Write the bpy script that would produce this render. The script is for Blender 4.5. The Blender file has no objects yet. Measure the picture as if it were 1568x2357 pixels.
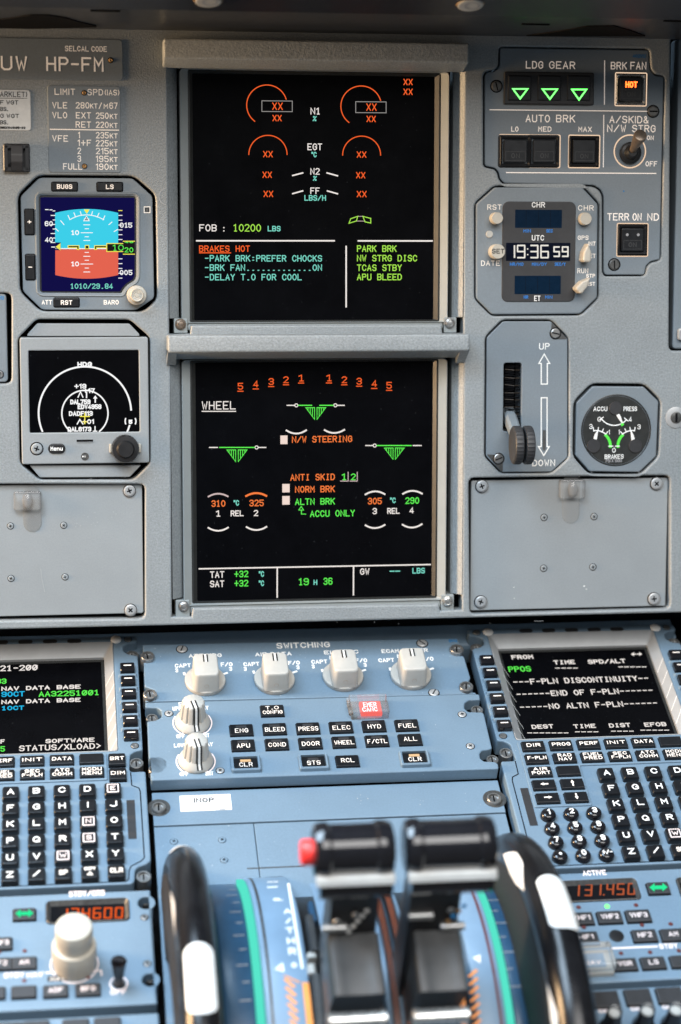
import bpy, bmesh, math, random
from mathutils import Vector, Matrix
random.seed(4)
S = bpy.context.scene
COL = S.collection
# ------------------------------------------------------------------ camera, world, lights, exposure
FPX, CX, CY = 4570.0, 784.0, 1178.5            # focal length and centre for a 1568 x 2357 frame
SC = 0.159                                     # side of one main display in metres
def rot(a, b, c):
    return Matrix.Rotation(a, 3, 'X') @ Matrix.Rotation(b, 3, 'Y') @ Matrix.Rotation(c, 3, 'Z')
TILT = math.radians(15)
ORG = Vector((-0.08, 0.0, 1.25))
PB = Matrix(((1, 0, 0), (0, math.sin(TILT), -math.cos(TILT)), (0, math.cos(TILT), math.sin(TILT))))  # panel axes in world
CR = PB @ rot(-0.12533127659839374, -0.14145230442815723, -0.017121746549439675)
CO = ORG + PB @ (Vector((-0.5807188541628696, -0.7728609671672223, 8.273379992316874)) * SC)
PHI = 1.0320631294740477
cam = bpy.data.cameras.new('camera')
camo = bpy.data.objects.new('camera', cam); COL.objects.link(camo)
camo.matrix_world = Matrix.Translation(CO) @ CR.to_4x4()
cam.sensor_fit = 'VERTICAL'; cam.sensor_height = 36.0; cam.sensor_width = 24.0
cam.lens = FPX / 2357.0 * 36.0
cam.clip_start = 0.02; cam.clip_end = 60
cam.dof.use_dof = True; cam.dof.focus_distance = 1.31; cam.dof.aperture_fstop = 4.1
S.camera = camo
wd = bpy.data.worlds.new('World'); S.world = wd; wd.use_nodes = True
wd.node_tree.nodes['Background'].inputs[0].default_value = (0.62, 0.66, 0.70, 1)
wd.node_tree.nodes['Background'].inputs[1].default_value = 0.22
def area(name, loc, target, sx, sy, energy, color):
    l = bpy.data.lights.new(name, 'AREA'); l.shape = 'RECTANGLE'; l.size = sx; l.size_y = sy
    l.energy = energy; l.color = color
    o = bpy.data.objects.new(name, l); COL.objects.link(o)
    o.location = loc
    o.rotation_euler = (Vector(target) - Vector(loc)).to_track_quat('-Z', 'Y').to_euler()
    return o
area('windscreen_light', (-0.60, -0.24, 2.10), (0.05, -0.42, 0.8), 1.0, 0.7, 54, (0.62, 0.81, 1.0))
area('side_window_light', (-1.30, -0.15, 1.20), (0.05, 0.0, 1.08), 0.24, 0.50, 40, (1.0, 0.66, 0.36))
area('cabin_light', (0.15, -1.75, 2.9), (0, 0, 0.95), 2.0, 1.2, 76, (1.0, 0.985, 0.965))
S.view_settings.view_transform = 'Standard'; S.view_settings.look = 'None'
S.view_settings.exposure = 0.0; S.view_settings.gamma = 1.0; S.view_settings.use_curve_mapping = False
S.render.filter_size = 1.25 if hasattr(S.render, 'filter_size') else 1.5
S.cycles.use_denoising = True
try:
    S.cycles.denoiser = 'OPENIMAGEDENOISE'; S.cycles.denoising_input_passes = 'RGB_ALBEDO_NORMAL'; S.cycles.denoising_prefilter = 'ACCURATE'
except Exception: pass
S.cycles.max_bounces = 8; S.cycles.diffuse_bounces = 3; S.cycles.glossy_bounces = 3; S.cycles.transmission_bounces = 6; S.cycles.transparent_max_bounces = 8
S.cycles.sample_clamp_indirect = 3.0; S.cycles.caustics_reflective = False; S.cycles.caustics_refractive = False

# ------------------------------------------------------------------ frames: a flat face of the cockpit with its own axes
class Frame:
    def __init__(s, O, U, V):
        s.O, s.U, s.V = O, U, V; s.W = U.cross(V)
        s.M = Matrix((U, V, s.W)).transposed().to_4x4(); s.M.translation = O
    def at(s, px, py, w=0.0):                  # where the sight line through a photo point meets the face (raised by w)
        d = CR @ Vector(((px - CX) / FPX, -(py - CY) / FPX, -1.0))
        t = ((s.O - CO).dot(s.W) + w) / d.dot(s.W)
        q = CO + d * t - s.O
        return (q.dot(s.U), q.dot(s.V))
    def mpp(s, px, py, w=0.0):
        a = s.at(px, py, w); b = s.at(px + 4, py, w); c = s.at(px, py + 4, w)
        return (abs(b[0] - a[0]) / 4, abs(c[1] - a[1]) / 4)
    def poly(s, pts, w=0.0): return [s.at(x, y, w) for x, y in pts]
    def rect(s, x0, y0, x1, y1, w=0.0):        # -> u0, v0, u1, v1
        xm, ym = (x0 + x1) / 2, (y0 + y1) / 2
        return (s.at(x0, ym, w)[0], s.at(xm, y1, w)[1], s.at(x1, ym, w)[0], s.at(xm, y0, w)[1])
M = Frame(ORG, Vector((1, 0, 0)), PB @ Vector((0, 1, 0)))
P = Frame(ORG + PB @ Vector((0, -2.83604779929466 * SC, 0.5515635153679598 * SC)), Vector((1, 0, 0)),
          PB @ Vector((0, math.cos(PHI), -math.sin(PHI))))

# ------------------------------------------------------------------ materials
MATS = {}
def mat(name, col, rough=0.5, metal=0.0, spec=0.5, emit=None, es=1.0, bump=None, var=0.06, vs=60, trans=0.0, coat=0.0, ior=1.45, speck=None, smudge=0.0):
    m = bpy.data.materials.new(name); m.use_nodes = True
    nt = m.node_tree; b = nt.nodes['Principled BSDF']
    b.inputs['Roughness'].default_value = rough; b.inputs['Metallic'].default_value = metal
    b.inputs['Specular IOR Level'].default_value = spec; b.inputs['IOR'].default_value = ior
    b.inputs['Coat Weight'].default_value = coat
    b.inputs['Transmission Weight'].default_value = trans
    c = (col[0], col[1], col[2], 1)
    b.inputs['Base Color'].default_value = c
    tc = nt.nodes.new('ShaderNodeTexCoord')
    if var:
        n = nt.nodes.new('ShaderNodeTexNoise'); n.inputs['Scale'].default_value = vs; n.inputs['Detail'].default_value = 6; n.inputs['Roughness'].default_value = 0.7
        nt.links.new(tc.outputs['Object'], n.inputs['Vector'])
        r = nt.nodes.new('ShaderNodeValToRGB')
        r.color_ramp.elements[0].position = 0.3; r.color_ramp.elements[1].position = 0.7
        r.color_ramp.elements[0].color = tuple(x * (1 - var) for x in col) + (1,)
        r.color_ramp.elements[1].color = tuple(min(1, x * (1 + var)) for x in col) + (1,)
        nt.links.new(n.outputs['Fac'], r.inputs['Fac'])
        src = r.outputs['Color']
        if smudge:
            n3 = nt.nodes.new('ShaderNodeTexNoise'); n3.inputs['Scale'].default_value = 14; n3.inputs['Detail'].default_value = 5; n3.inputs['Roughness'].default_value = 0.65
            nt.links.new(tc.outputs['Object'], n3.inputs['Vector'])
            r3 = nt.nodes.new('ShaderNodeMapRange'); r3.inputs['From Min'].default_value = 0.3; r3.inputs['From Max'].default_value = 0.7; r3.inputs['To Min'].default_value = 1 - smudge; r3.inputs['To Max'].default_value = 1 + smudge * 0.5
            nt.links.new(n3.outputs['Fac'], r3.inputs['Value'])
            mm = nt.nodes.new('ShaderNodeVectorMath'); mm.operation = 'SCALE'; nt.links.new(src, mm.inputs[0]); nt.links.new(r3.outputs['Result'], mm.inputs['Scale']); src = mm.outputs['Vector']
        if speck:                               # dust: sparse pale flecks lying on the surface
            n2 = nt.nodes.new('ShaderNodeTexNoise'); n2.inputs['Scale'].default_value = speck[0]; n2.inputs['Detail'].default_value = 2
            nt.links.new(tc.outputs['Object'], n2.inputs['Vector'])
            r2 = nt.nodes.new('ShaderNodeValToRGB'); r2.color_ramp.elements[0].position = speck[1]; r2.color_ramp.elements[1].position = speck[1] + 0.05
            nt.links.new(n2.outputs['Fac'], r2.inputs['Fac'])
            mx = nt.nodes.new('ShaderNodeMix'); mx.data_type = 'RGBA'
            nt.links.new(r2.outputs['Color'], mx.inputs['Factor']); nt.links.new(src, mx.inputs['A'])
            mx.inputs['B'].default_value = speck[2] + (1,)
            src = mx.outputs['Result']
        nt.links.new(src, b.inputs['Base Color'])
        rr_ = nt.nodes.new('ShaderNodeMapRange'); rr_.inputs['To Min'].default_value = max(0.02, rough - 0.08); rr_.inputs['To Max'].default_value = min(1, rough + 0.08)
        nt.links.new(n.outputs['Fac'], rr_.inputs['Value']); nt.links.new(rr_.outputs['Result'], b.inputs['Roughness'])
    if bump:
        n = nt.nodes.new('ShaderNodeTexNoise'); n.inputs['Scale'].default_value = bump[0]; n.inputs['Detail'].default_value = 3
        nt.links.new(tc.outputs['Object'], n.inputs['Vector'])
        bp = nt.nodes.new('ShaderNodeBump'); bp.inputs['Strength'].default_value = bump[1]; bp.inputs['Distance'].default_value = bump[2]
        nt.links.new(n.outputs['Fac'], bp.inputs['Height']); nt.links.new(bp.outputs['Normal'], b.inputs['Normal'])
    if emit:
        b.inputs['Emission Color'].default_value = emit + (1,); b.inputs['Emission Strength'].default_value = es
    MATS[name] = m
    return m
mat('panel_paint', (0.240, 0.262, 0.272), 0.42, bump=(1000, 0.55, 0.0005), var=0.24, vs=760, smudge=0.10)
mat('panel_paint_coarse', (0.248, 0.270, 0.280), 0.42, bump=(900, 0.6, 0.0005), var=0.28, vs=640, smudge=0.10)
mat('plate_paint', (0.178, 0.208, 0.232), 0.45, var=0.08, vs=900, smudge=0.08, bump=(1500, 0.15, 0.0003))
mat('plate_paint_pale', (0.262, 0.282, 0.292), 0.42, var=0.07, vs=900, smudge=0.09, bump=(1500, 0.15, 0.0003))
mat('pedestal_paint', (0.146, 0.216, 0.284), 0.42, var=0.08, vs=800, smudge=0.10, bump=(1600, 0.12, 0.0003), speck=(620, 0.735, (0.42, 0.46, 0.50)))
mat('display_paint', (0.262, 0.282, 0.280), 0.40, var=0.05, vs=60, bump=(1500, 0.2, 0.0003))
mat('satin_silver', (0.62, 0.62, 0.60), 0.30, metal=0.35, var=0.06, vs=90)
mat('silver_paint', (0.36, 0.37, 0.375), 0.36, metal=0.25, var=0.06, vs=90)
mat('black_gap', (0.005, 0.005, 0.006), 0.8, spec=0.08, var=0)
mat('black_plastic', (0.012, 0.012, 0.013), 0.38, var=0.2, vs=120)
mat('key_black', (0.008, 0.009, 0.011), 0.30, var=0.2, vs=200)
mat('grey_black', (0.028, 0.028, 0.030), 0.5, var=0.15, vs=150)
mat('rim_black', (0.022, 0.023, 0.022), 0.4, var=0.25, vs=200)
mat('gloss_black', (0.009, 0.009, 0.011), 0.11, var=0.2, vs=60, spec=0.6)
mat('wheel_black', (0.007, 0.007, 0.008), 0.22, spec=0.35, var=0.3, vs=90, bump=(700, 0.12, 0.0004))
mat('screen_glass', (0.0022, 0.0023, 0.0030), 0.25, spec=0.05, var=0.25, vs=30, speck=(520, 0.74, (0.030, 0.032, 0.035)))
mat('glareshield_skin', (0.028, 0.031, 0.038), 0.32, var=0.12, vs=90, spec=0.6)
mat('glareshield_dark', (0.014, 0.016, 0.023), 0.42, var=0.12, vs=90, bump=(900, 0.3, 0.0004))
mat('white_plastic', (0.43, 0.42, 0.39), 0.42, var=0.05, vs=140, speck=(500, 0.78, (0.35, 0.34, 0.32)))
mat('cream_plastic', (0.44, 0.41, 0.35), 0.42, var=0.06, vs=160)
mat('white_paint', (0.80, 0.79, 0.76), 0.4, var=0.04, vs=120)
mat('steel', (0.34, 0.34, 0.335), 0.36, metal=0.85, var=0.2, vs=400)
mat('bright_steel', (0.62, 0.62, 0.60), 0.28, metal=0.9, var=0.15, vs=300)
mat('dark_steel', (0.10, 0.10, 0.098), 0.42, metal=0.6, var=0.3, vs=300)
mat('brass', (0.34, 0.20, 0.085), 0.42, metal=0.6, var=0.3, vs=400)
mat('bronze', (0.20, 0.155, 0.12), 0.36, metal=0.6, var=0.25, vs=300)
mat('silver_foil', (0.50, 0.49, 0.465), 0.42, metal=0.55, var=0.08, vs=200)
mat('sticker_white', (0.74, 0.74, 0.74), 0.55, var=0.03, vs=80)
mat('ink_black', (0.012, 0.012, 0.012), 0.6, var=0)
mat('ink_grey', (0.30, 0.30, 0.31), 0.7, var=0)
mat('ink_blue', (0.02, 0.17, 0.40), 0.6, var=0)
mat('lever_grey', (0.042, 0.043, 0.044), 0.36, var=0.2, vs=60)
mat('quadrant_blue', (0.17, 0.26, 0.36), 0.40, var=0.07, vs=50)
mat('drum_blue', (0.020, 0.060, 0.115), 0.30, var=0.15, vs=60)
mat('orange_paint', (0.85, 0.30, 0.06), 0.5, var=0.08, vs=80)
mat('rust_paint', (0.36, 0.085, 0.03), 0.5, var=0.1)
mat('brush_brown', (0.030, 0.020, 0.012), 0.6, var=0.2)
mat('rubber_side', (0.016, 0.016, 0.017), 0.62, spec=0.3, var=0.3, vs=300, bump=(500, 0.4, 0.0006))
mat('red_plastic', (0.75, 0.035, 0.03), 0.35, var=0.05)
mat('dark_red', (0.10, 0.022, 0.02), 0.5, var=0.1)
mat('dial_black', (0.022, 0.022, 0.024), 0.6, var=0.12, vs=200, speck=(900, 0.75, (0.10, 0.10, 0.10)))
mat('lcd_blue', (0.002, 0.012, 0.030), 0.3, spec=0.1, var=0.15, vs=300)
mat('lcd_dark', (0.002, 0.004, 0.012), 0.3, spec=0.1, var=0.15, vs=300)
def clear(name):
    m = bpy.data.materials.new(name); m.use_nodes = True; nt = m.node_tree; nt.nodes.clear()
    out = nt.nodes.new('ShaderNodeOutputMaterial'); t = nt.nodes.new('ShaderNodeBsdfTransparent'); t.inputs[0].default_value = (0.985, 0.99, 0.99, 1)
    g = nt.nodes.new('ShaderNodeBsdfGlossy'); g.inputs['Roughness'].default_value = 0.12; f = nt.nodes.new('ShaderNodeFresnel'); f.inputs['IOR'].default_value = 1.36
    d = nt.nodes.new('ShaderNodeBsdfDiffuse'); d.inputs[0].default_value = (0.9, 0.9, 0.9, 1); m1 = nt.nodes.new('ShaderNodeMixShader'); m1.inputs[0].default_value = 0.08
    m2 = nt.nodes.new('ShaderNodeMixShader'); nt.links.new(f.outputs[0], m2.inputs[0]); nt.links.new(t.outputs[0], m1.inputs[1]); nt.links.new(d.outputs[0], m1.inputs[2])
    nt.links.new(m1.outputs[0], m2.inputs[1]); nt.links.new(g.outputs[0], m2.inputs[2]); nt.links.new(m2.outputs[0], out.inputs[0]); MATS[name] = m
clear('clear_plastic')
mat('legend', (0.80, 0.74, 0.68), 0.6, emit=(1.0, 0.83, 0.70), es=0.28, var=0)
mat('legend_dim', (0.80, 0.74, 0.67), 0.6, emit=(1.0, 0.85, 0.72), es=0.16, var=0)
mat('legend_pink', (0.78, 0.68, 0.66), 0.6, emit=(1.0, 0.74, 0.70), es=0.12, var=0)
mat('legend_white', (0.78, 0.78, 0.76), 0.6, emit=(1, 0.97, 0.93), es=0.10, var=0)
mat('legend_grey', (0.055, 0.056, 0.058), 0.6, var=0)
def glow(n, c, s): mat(n, (0.0, 0.0, 0.0), 0.5, spec=0.0, emit=c, es=s, var=0)
glow('glow_amber', (1.0, 0.13, 0.028), 1.0); glow('glow_orange', (1.0, 0.22, 0.055), 1.0)
glow('glow_lime', (0.42, 0.86, 0.09), 1.0); glow('glow_green', (0.13, 0.95, 0.10), 1.0); glow('glow_white', (1.0, 0.93, 0.88), 0.95)
glow('glow_pink', (0.72, 0.56, 0.55), 0.9); glow('glow_cyan', (0.22, 0.76, 0.62), 0.95); glow('glow_blue', (0.02, 0.50, 0.85), 1.0)
glow('glow_grey', (0.42, 0.40, 0.38), 0.8); glow('glow_red', (1.0, 0.10, 0.015), 6.0); glow('glow_seg', (1.0, 0.13, 0.02), 0.95); glow('glow_seg_dim', (0.9, 0.20, 0.08), 0.55)
glow('glow_sky', (0.05, 0.66, 0.86), 0.95); glow('glow_ground', (0.82, 0.135, 0.085), 0.95); glow('glow_navy', (0.006, 0.005, 0.060), 1.0)
glow('glow_yellow', (0.95, 0.85, 0.10), 1.0); glow('glow_pure', (1, 1, 1), 1.0); glow('glow_mint', (0.10, 0.80, 0.60), 1.0)
glow('glow_signal', (0.12, 1.0, 0.12), 3.6); glow('glow_clock', (0.90, 0.86, 0.78), 0.95); glow('glow_clockblue', (0.06, 0.30, 0.85), 0.9); glow('glow_bar', (1.0, 0.66, 0.36), 1.0)
glow('glow_arrow', (0.03, 0.90, 0.36), 1.0); glow('glow_ring', (1.0, 0.72, 0.50), 0.9); glow('glow_square', (0.90, 0.72, 0.64), 1.0)
glow('glow_redkey', (1.0, 0.13, 0.11), 1.0)

# ------------------------------------------------------------------ mesh builder
def rrect(u0, v0, u1, v1, r=0.0, n=4):
    if r <= 0: return [(u0, v0), (u1, v0), (u1, v1), (u0, v1)]
    r = min(r, abs(u1 - u0) / 2 * 0.999, abs(v1 - v0) / 2 * 0.999); out = []
    for cx, cy, a in ((u1 - r, v0 + r, -90), (u1 - r, v1 - r, 0), (u0 + r, v1 - r, 90), (u0 + r, v0 + r, 180)):
        for i in range(n + 1):
            t = math.radians(a + 90 * i / n); out.append((cx + r * math.cos(t), cy + r * math.sin(t)))
    return out
def circ(u, v, r, n=32, ry=None): return [(u + r * math.cos(2 * math.pi * i / n), v + (ry or r) * math.sin(2 * math.pi * i / n)) for i in range(n)]
def area2(p): return sum(p[i][0] * p[(i + 1) % len(p)][1] - p[(i + 1) % len(p)][0] * p[i][1] for i in range(len(p)))
def ccw(p): return list(p) if area2(p) > 0 else list(p)[::-1]
def inset(p, d):                                # offset a ccw polygon inwards
    n = len(p); out = []
    for i in range(n):
        a, b, c = p[i - 1], p[i], p[(i + 1) % n]
        e1 = Vector((b[0] - a[0], b[1] - a[1])); e2 = Vector((c[0] - b[0], c[1] - b[1]))
        if e1.length < 1e-9 or e2.length < 1e-9: out.append(b); continue
        e1.normalize(); e2.normalize()
        n1 = Vector((-e1.y, e1.x)); n2 = Vector((-e2.y, e2.x)); m = n1 + n2
        if m.length < 1e-6: m = n1.copy()
        m.normalize(); k = d / max(0.35, m.dot(n1)); out.append((b[0] + m.x * k, b[1] + m.y * k))
    return out
def rounded(p, r, n=3):                         # round the corners of a polygon
    p = ccw(p); N = len(p); out = []
    for i in range(N):
        a, b, c = Vector(p[i - 1]), Vector(p[i]), Vector(p[(i + 1) % N])
        l = min(r, (a - b).length * 0.45, (c - b).length * 0.45)
        s, e = b + (a - b).normalized() * l, b + (c - b).normalized() * l
        for k in range(n + 1):
            t = k / n; out.append(tuple(s * (1 - t) ** 2 + b * 2 * t * (1 - t) + e * t * t))
    return out
class MB:
    def __init__(s, xf=None): s.v = []; s.f = []; s.m = []; s.names = []; s.xf = xf
    def mi(s, n):
        if n not in s.names: s.names.append(n)
        return s.names.index(n)
    def add(s, vs, fs, m):
        k = len(s.v); i = s.mi(m)
        if s.xf: vs = [s.xf(*q) for q in vs]
        s.v += [tuple(q) for q in vs]; s.f += [[k + j for j in f] for f in fs]; s.m += [i] * len(fs)
    def loops(s, rings, m, cap0=False, cap1=True, closed=True):
        n = len(rings[0]); vs = [q for r in rings for q in r]; fs = []
        for k in range(len(rings) - 1):
            for i in range(n if closed else n - 1):
                j = (i + 1) % n; fs.append([k * n + i, k * n + j, (k + 1) * n + j, (k + 1) * n + i])
        if cap0: fs.append(list(range(n))[::-1])
        if cap1: fs.append([(len(rings) - 1) * n + i for i in range(n)])
        s.add(vs, fs, m)
    def plate(s, poly, w0, w1, m, bev=0.0, seg=2, bottom=False, capm=None):
        p = ccw(poly); R = [[(x, y, w0) for x, y in p]]
        if bev > 0:
            for i in range(seg + 1):
                t = math.pi / 2 * i / seg; q = inset(p, bev * (1 - math.cos(t))); R.append([(x, y, w1 - bev + bev * math.sin(t)) for x, y in q])
        else: R.append([(x, y, w1) for x, y in p])
        if capm:
            s.loops(R, m, bottom, False); s.add(R[-1], [list(range(len(p)))], capm)
        else: s.loops(R, m, bottom, True)
    def box(s, u0, v0, u1, v1, w0, w1, m, r=0.0, bev=0.0, **k): s.plate(rrect(u0, v0, u1, v1, r), w0, w1, m, bev, **k)
    def holes(s, outer, holes, w0, w1, m, bev=0.001, seg=2):
        from mathutils.geometry import tessellate_polygon
        o = ccw(outer); hs = [ccw(h) for h in holes]
        caps = [inset(o, bev)] + [inset(h, -bev) for h in hs]
        L = [[Vector((x, y, w1)) for x, y in c] for c in caps]
        vs = [tuple(q) for l in L for q in l]
        s.add(vs, [list(t) for t in tessellate_polygon(L)], m)
        for j, c in enumerate([o] + hs):
            R = [[(x, y, w0) for x, y in c]]
            for i in range(seg + 1):
                t = math.pi / 2 * i / seg; q = inset(c, (bev if j == 0 else -bev) * (1 - math.cos(t)))
                R.append([(x, y, w1 - bev + bev * math.sin(t)) for x, y in q])
            s.loops(R, m, False, False)
    def ring(s, po, wo, pi, wi, m): s.loops([[(x, y, wo) for x, y in po], [(x, y, wi) for x, y in pi]], m, False, False)
    def lathe(s, u, v, prof, m, n=32, capm=None, flute=None, ry=1.0):
        R = []
        for r, w in prof:
            R.append([(u + r * math.cos(2 * math.pi * i / n) * (1 - (flute[1] if flute and (i % flute[0]) == 0 else 0)),
                       v + ry * r * math.sin(2 * math.pi * i / n) * (1 - (flute[1] if flute and (i % flute[0]) == 0 else 0)), w) for i in range(n)])
        s.loops(R, m, False, capm is None)
        if capm: s.add(R[-1], [list(range(n))], capm)
    def cyl(s, u, v, w0, w1, r, m, bev=0.0, n=28, **k):
        pr = [(r, w0)] + ([(r, w1 - bev), (r - bev * 0.3, w1 - bev * 0.3), (r - bev, w1)] if bev else [(r, w1)])
        s.lathe(u, v, pr, m, n, **k)
    def strip(s, pts, t, w, m, closed=False, cap=0.5):
        P_ = [Vector(q[:2]) for q in pts]; n = len(P_)
        if n < 2: return
        if not closed and cap:
            d = (P_[0] - P_[1]); P_[0] = P_[0] + d.normalized() * t * cap if d.length > 1e-9 else P_[0]
            d = (P_[-1] - P_[-2]); P_[-1] = P_[-1] + d.normalized() * t * cap if d.length > 1e-9 else P_[-1]
        A, B = [], []
        for i in range(n):
            a = P_[i - 1] if (i or closed) else None; c = P_[(i + 1) % n] if (i < n - 1 or closed) else None
            d1 = (P_[i] - a).normalized() if a is not None else None; d2 = (c - P_[i]).normalized() if c is not None else None
            d1 = d1 or d2; d2 = d2 or d1
            n1 = Vector((-d1.y, d1.x)); n2 = Vector((-d2.y, d2.x)); mm = n1 + n2
            if mm.length < 0.05: mm = n1.copy()
            mm.normalize(); k = t / 2 / max(0.5, mm.dot(n1))
            A.append((P_[i].x + mm.x * k, P_[i].y + mm.y * k, w)); B.append((P_[i].x - mm.x * k, P_[i].y - mm.y * k, w))
        fs = [[i, i + 1, n + i + 1, n + i] for i in range(n - 1)]
        if closed: fs.append([n - 1, 0, n, 2 * n - 1])
        s.add(B + A, fs, m)
    def fill(s, pts, w, m): s.add([(x, y, w) for x, y in ccw(pts)], [list(range(len(pts)))], m)
    def tube(s, pts, r, m, n=12, cap=True):     # round bar through 3-D points; r a number or one per point
        R = []; Pv = [Vector(q) for q in pts]
        for i, q in enumerate(Pv):
            d = (Pv[min(i + 1, len(Pv) - 1)] - Pv[max(i - 1, 0)]).normalized()
            x = d.cross(Vector((0, 0, 1))) if abs(d.z) < 0.95 else d.cross(Vector((0, 1, 0)))
            x.normalize(); y = d.cross(x); rr = r[i] if isinstance(r, (list, tuple)) else r
            R.append([tuple(q + x * rr * math.cos(2 * math.pi * k / n) + y * rr * math.sin(2 * math.pi * k / n)) for k in range(n)])
        s.loops(R, m, cap, cap)
    def revolve(s, uc, vc, wc, prof, m, a0=0.0, a1=360.0, n=72, caps=False):   # profile (du, r) swept about an axis along u; angle from +w towards +v
        full = abs(a1 - a0 - 360) < 1e-6; R = []
        for k in range(n + (0 if full else 1)):
            a = math.radians(a0 + (a1 - a0) * k / n)
            R.append([(uc + du, vc + r * math.sin(a), wc + r * math.cos(a)) for du, r in prof])
        if full: R.append(R[0])
        s.loops(R, m, caps, caps, closed=False)
def build(name, mb, frame, org, parent=None, smooth=False, ang=40):
    me = bpy.data.meshes.new(name); o = bpy.data.objects.new(name, me)
    me.from_pydata([(x - org[0], y - org[1], z - org[2]) for x, y, z in mb.v], [], mb.f)
    for n in mb.names: me.materials.append(MATS[n])
    me.polygons.foreach_set('material_index', mb.m)
    bm = bmesh.new(); bm.from_mesh(me); bmesh.ops.remove_doubles(bm, verts=bm.verts, dist=1e-7); bmesh.ops.recalc_face_normals(bm, faces=bm.faces)
    bm.to_mesh(me); bm.free()
    if smooth:
        me.polygons.foreach_set('use_smooth', [True] * len(me.polygons)); me.set_sharp_from_angle(angle=math.radians(ang))
    me.update(); COL.objects.link(o)
    if parent is not None: o.parent = parent
    else: o.matrix_world = frame.M @ Matrix.Translation(Vector(org))
    return o
class Thing:                                    # an Empty at the base of a thing; its parts hang under it
    def __init__(s, name, label, cat, frame, org, group=None):
        s.F = frame; s.org = tuple(org) if len(org) == 3 else (org[0], org[1], 0.0)
        s.o = bpy.data.objects.new(name, None); s.o.empty_display_size = 0.02; COL.objects.link(s.o)
        s.o.matrix_world = frame.M @ Matrix.Translation(Vector(s.org))
        s.o['label'] = label; s.o['category'] = cat
        if group: s.o['group'] = group
    def part(s, name, mb, under=None, smooth=False, ang=40, label=None):
        o = build(name, mb, s.F, s.org, under or s.o, smooth, ang)
        if label: o['label'] = label
        return o
def solo(name, label, cat, frame, org, mb, group=None, smooth=False, kind=None, ang=40):
    o = build(name, mb, frame, org, None, smooth, ang); o['label'] = label; o['category'] = cat
    if group: o['group'] = group
    if kind: o['kind'] = kind
    return o

# ------------------------------------------------------------------ engraved lettering (monoline strokes, 8 x 12 cell)
GL = {
'A': '004c80;1474', 'B': '000c6c8a886606;6684826000', 'C': '897b5c3c1a0804123050718 3', 'D': '000c5c898350 00', 'E': '8c0c0080;0666', 'F': '8c0c00;0666',
'G': '897b5c3c1a08041230508286 56', 'H': '0c00;8c80;0686', 'I': '4c40', 'J': '7c72502002', 'K': '0c00;8c05;3780', 'L': '0c0080', 'M': '000c458c80', 'N': '000c808c',
'O': '3c5c7a8884725030120408 1a3c', 'P': '000c6c8a886606', 'Q': '3c5c7a8884725030120408 1a3c;5380', 'R': '000c6c8a886606;4680', 'S': '8a6c2c1b09083666857482 6020 02', 'T': '0c8c;4c40',
'U': '0c022060828c', 'V': '0c408c', 'W': '0c2048608c', 'X': '0c80;008c', 'Y': '0c468c;4640', 'Z': '0c8c0080',
'0': '3c5c7a8884725030120408 1a3c', '1': '1a4c40', '2': '0a2c6c8a880080', '3': '0a2c6c8a886636;668482602002', '4': '606c0383', '5': '8c0c0767858260 2002', '6': '8a6c2c0a02206082856727 05',
'7': '0c8c30', '8': '26080a2c6c8a8866260402206082846 6', '9': '022060828a6c2c0a08266688', '/': '008c', '-': '1676', '+': '0686;4 b41', '.': '3050', ':': '3858;3252',
'(': '6c484460', ')': '2c484420', '%': '008c;1c3c3a1a1c;5272705052', '&': '801a2c4c5a580402205084', '<': '7b1671', '>': '1b7611', '_': '0080', '=': '0484;0888', '*': '1a66;6a16',
'°': '0c3c39090c', 'i': '4c2c6c;4c40;2060', 'l': '1a4c40;2060', 'o': '3c5c7a8884725030120408 1a3c;118b', 'e': '0484866828060220 70', 'n': '0800;0638688680', 'u': '0802206082;8880',
}
GLX = {}
for k, s_ in GL.items():
    st = []
    for part in s_.replace(' ', '').split(';'):
        st.append([(int(part[i], 16), int(part[i + 1], 16)) for i in range(0, len(part) - 1, 2)])
    GLX[k] = st
DISP = {'I': 'i', '1': 'l'}                     # display alphabet: serifs on I and 1
def glyphs(mb, s, uc, v0, wid, h, t, w, m, mono=False, disp=False, zero=False):
    """text centred on uc, baseline v0, overall width wid, capital height h, stroke t"""
    items = []; x = 0.0
    for ch in s:
        if ch == ' ': x += 12 if mono else 6; continue
        key = DISP.get(ch, ch) if disp else ch
        if zero and ch == '0': key = 'o'
        st = GLX.get(key)
        if st is None: continue
        if mono: items.append((x, st)); x += 12
        else:
            xs = [p[0] for q in st for p in q]; mn, mx = min(xs), max(xs)
            items.append((x - mn, st)); x += (mx - mn) + 4.4
    tot = x - (4 if mono else 4.4)
    ku = (wid - t) / max(tot, 0.5); kv = (h - t) / 12.0
    if tot < 1: ku = kv
    u0 = uc - tot * ku / 2
    for ox, st in items:
        for j, q in enumerate(st):
            pts = [(u0 + (ox + a) * ku, v0 + t / 2 + b * kv) for a, b in q]
            cl = len(q) > 3 and q[0] == q[-1]
            mb.strip(pts[:-1] if cl else pts, t, w + 0.00003 * j, m, closed=cl)
def text(mb, F, s, x0, x1, yb, h, m, w=0.0, t=None, **k):
    u, v = F.at((x0 + x1) / 2, yb, w); mu, mv = F.mpp((x0 + x1) / 2, yb, w)
    glyphs(mb, s, u, v, (x1 - x0) * mu, h * mv, (t or max(1.8, h * 0.135)) * mv, w, m, **k)
def line(mb, F, pts, t, m, w=0.0, closed=False):
    mu, mv = F.mpp(pts[0][0], pts[0][1], w); mb.strip(F.poly(pts, w), t * (mu + mv) / 2, w, m, closed=closed)
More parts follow.
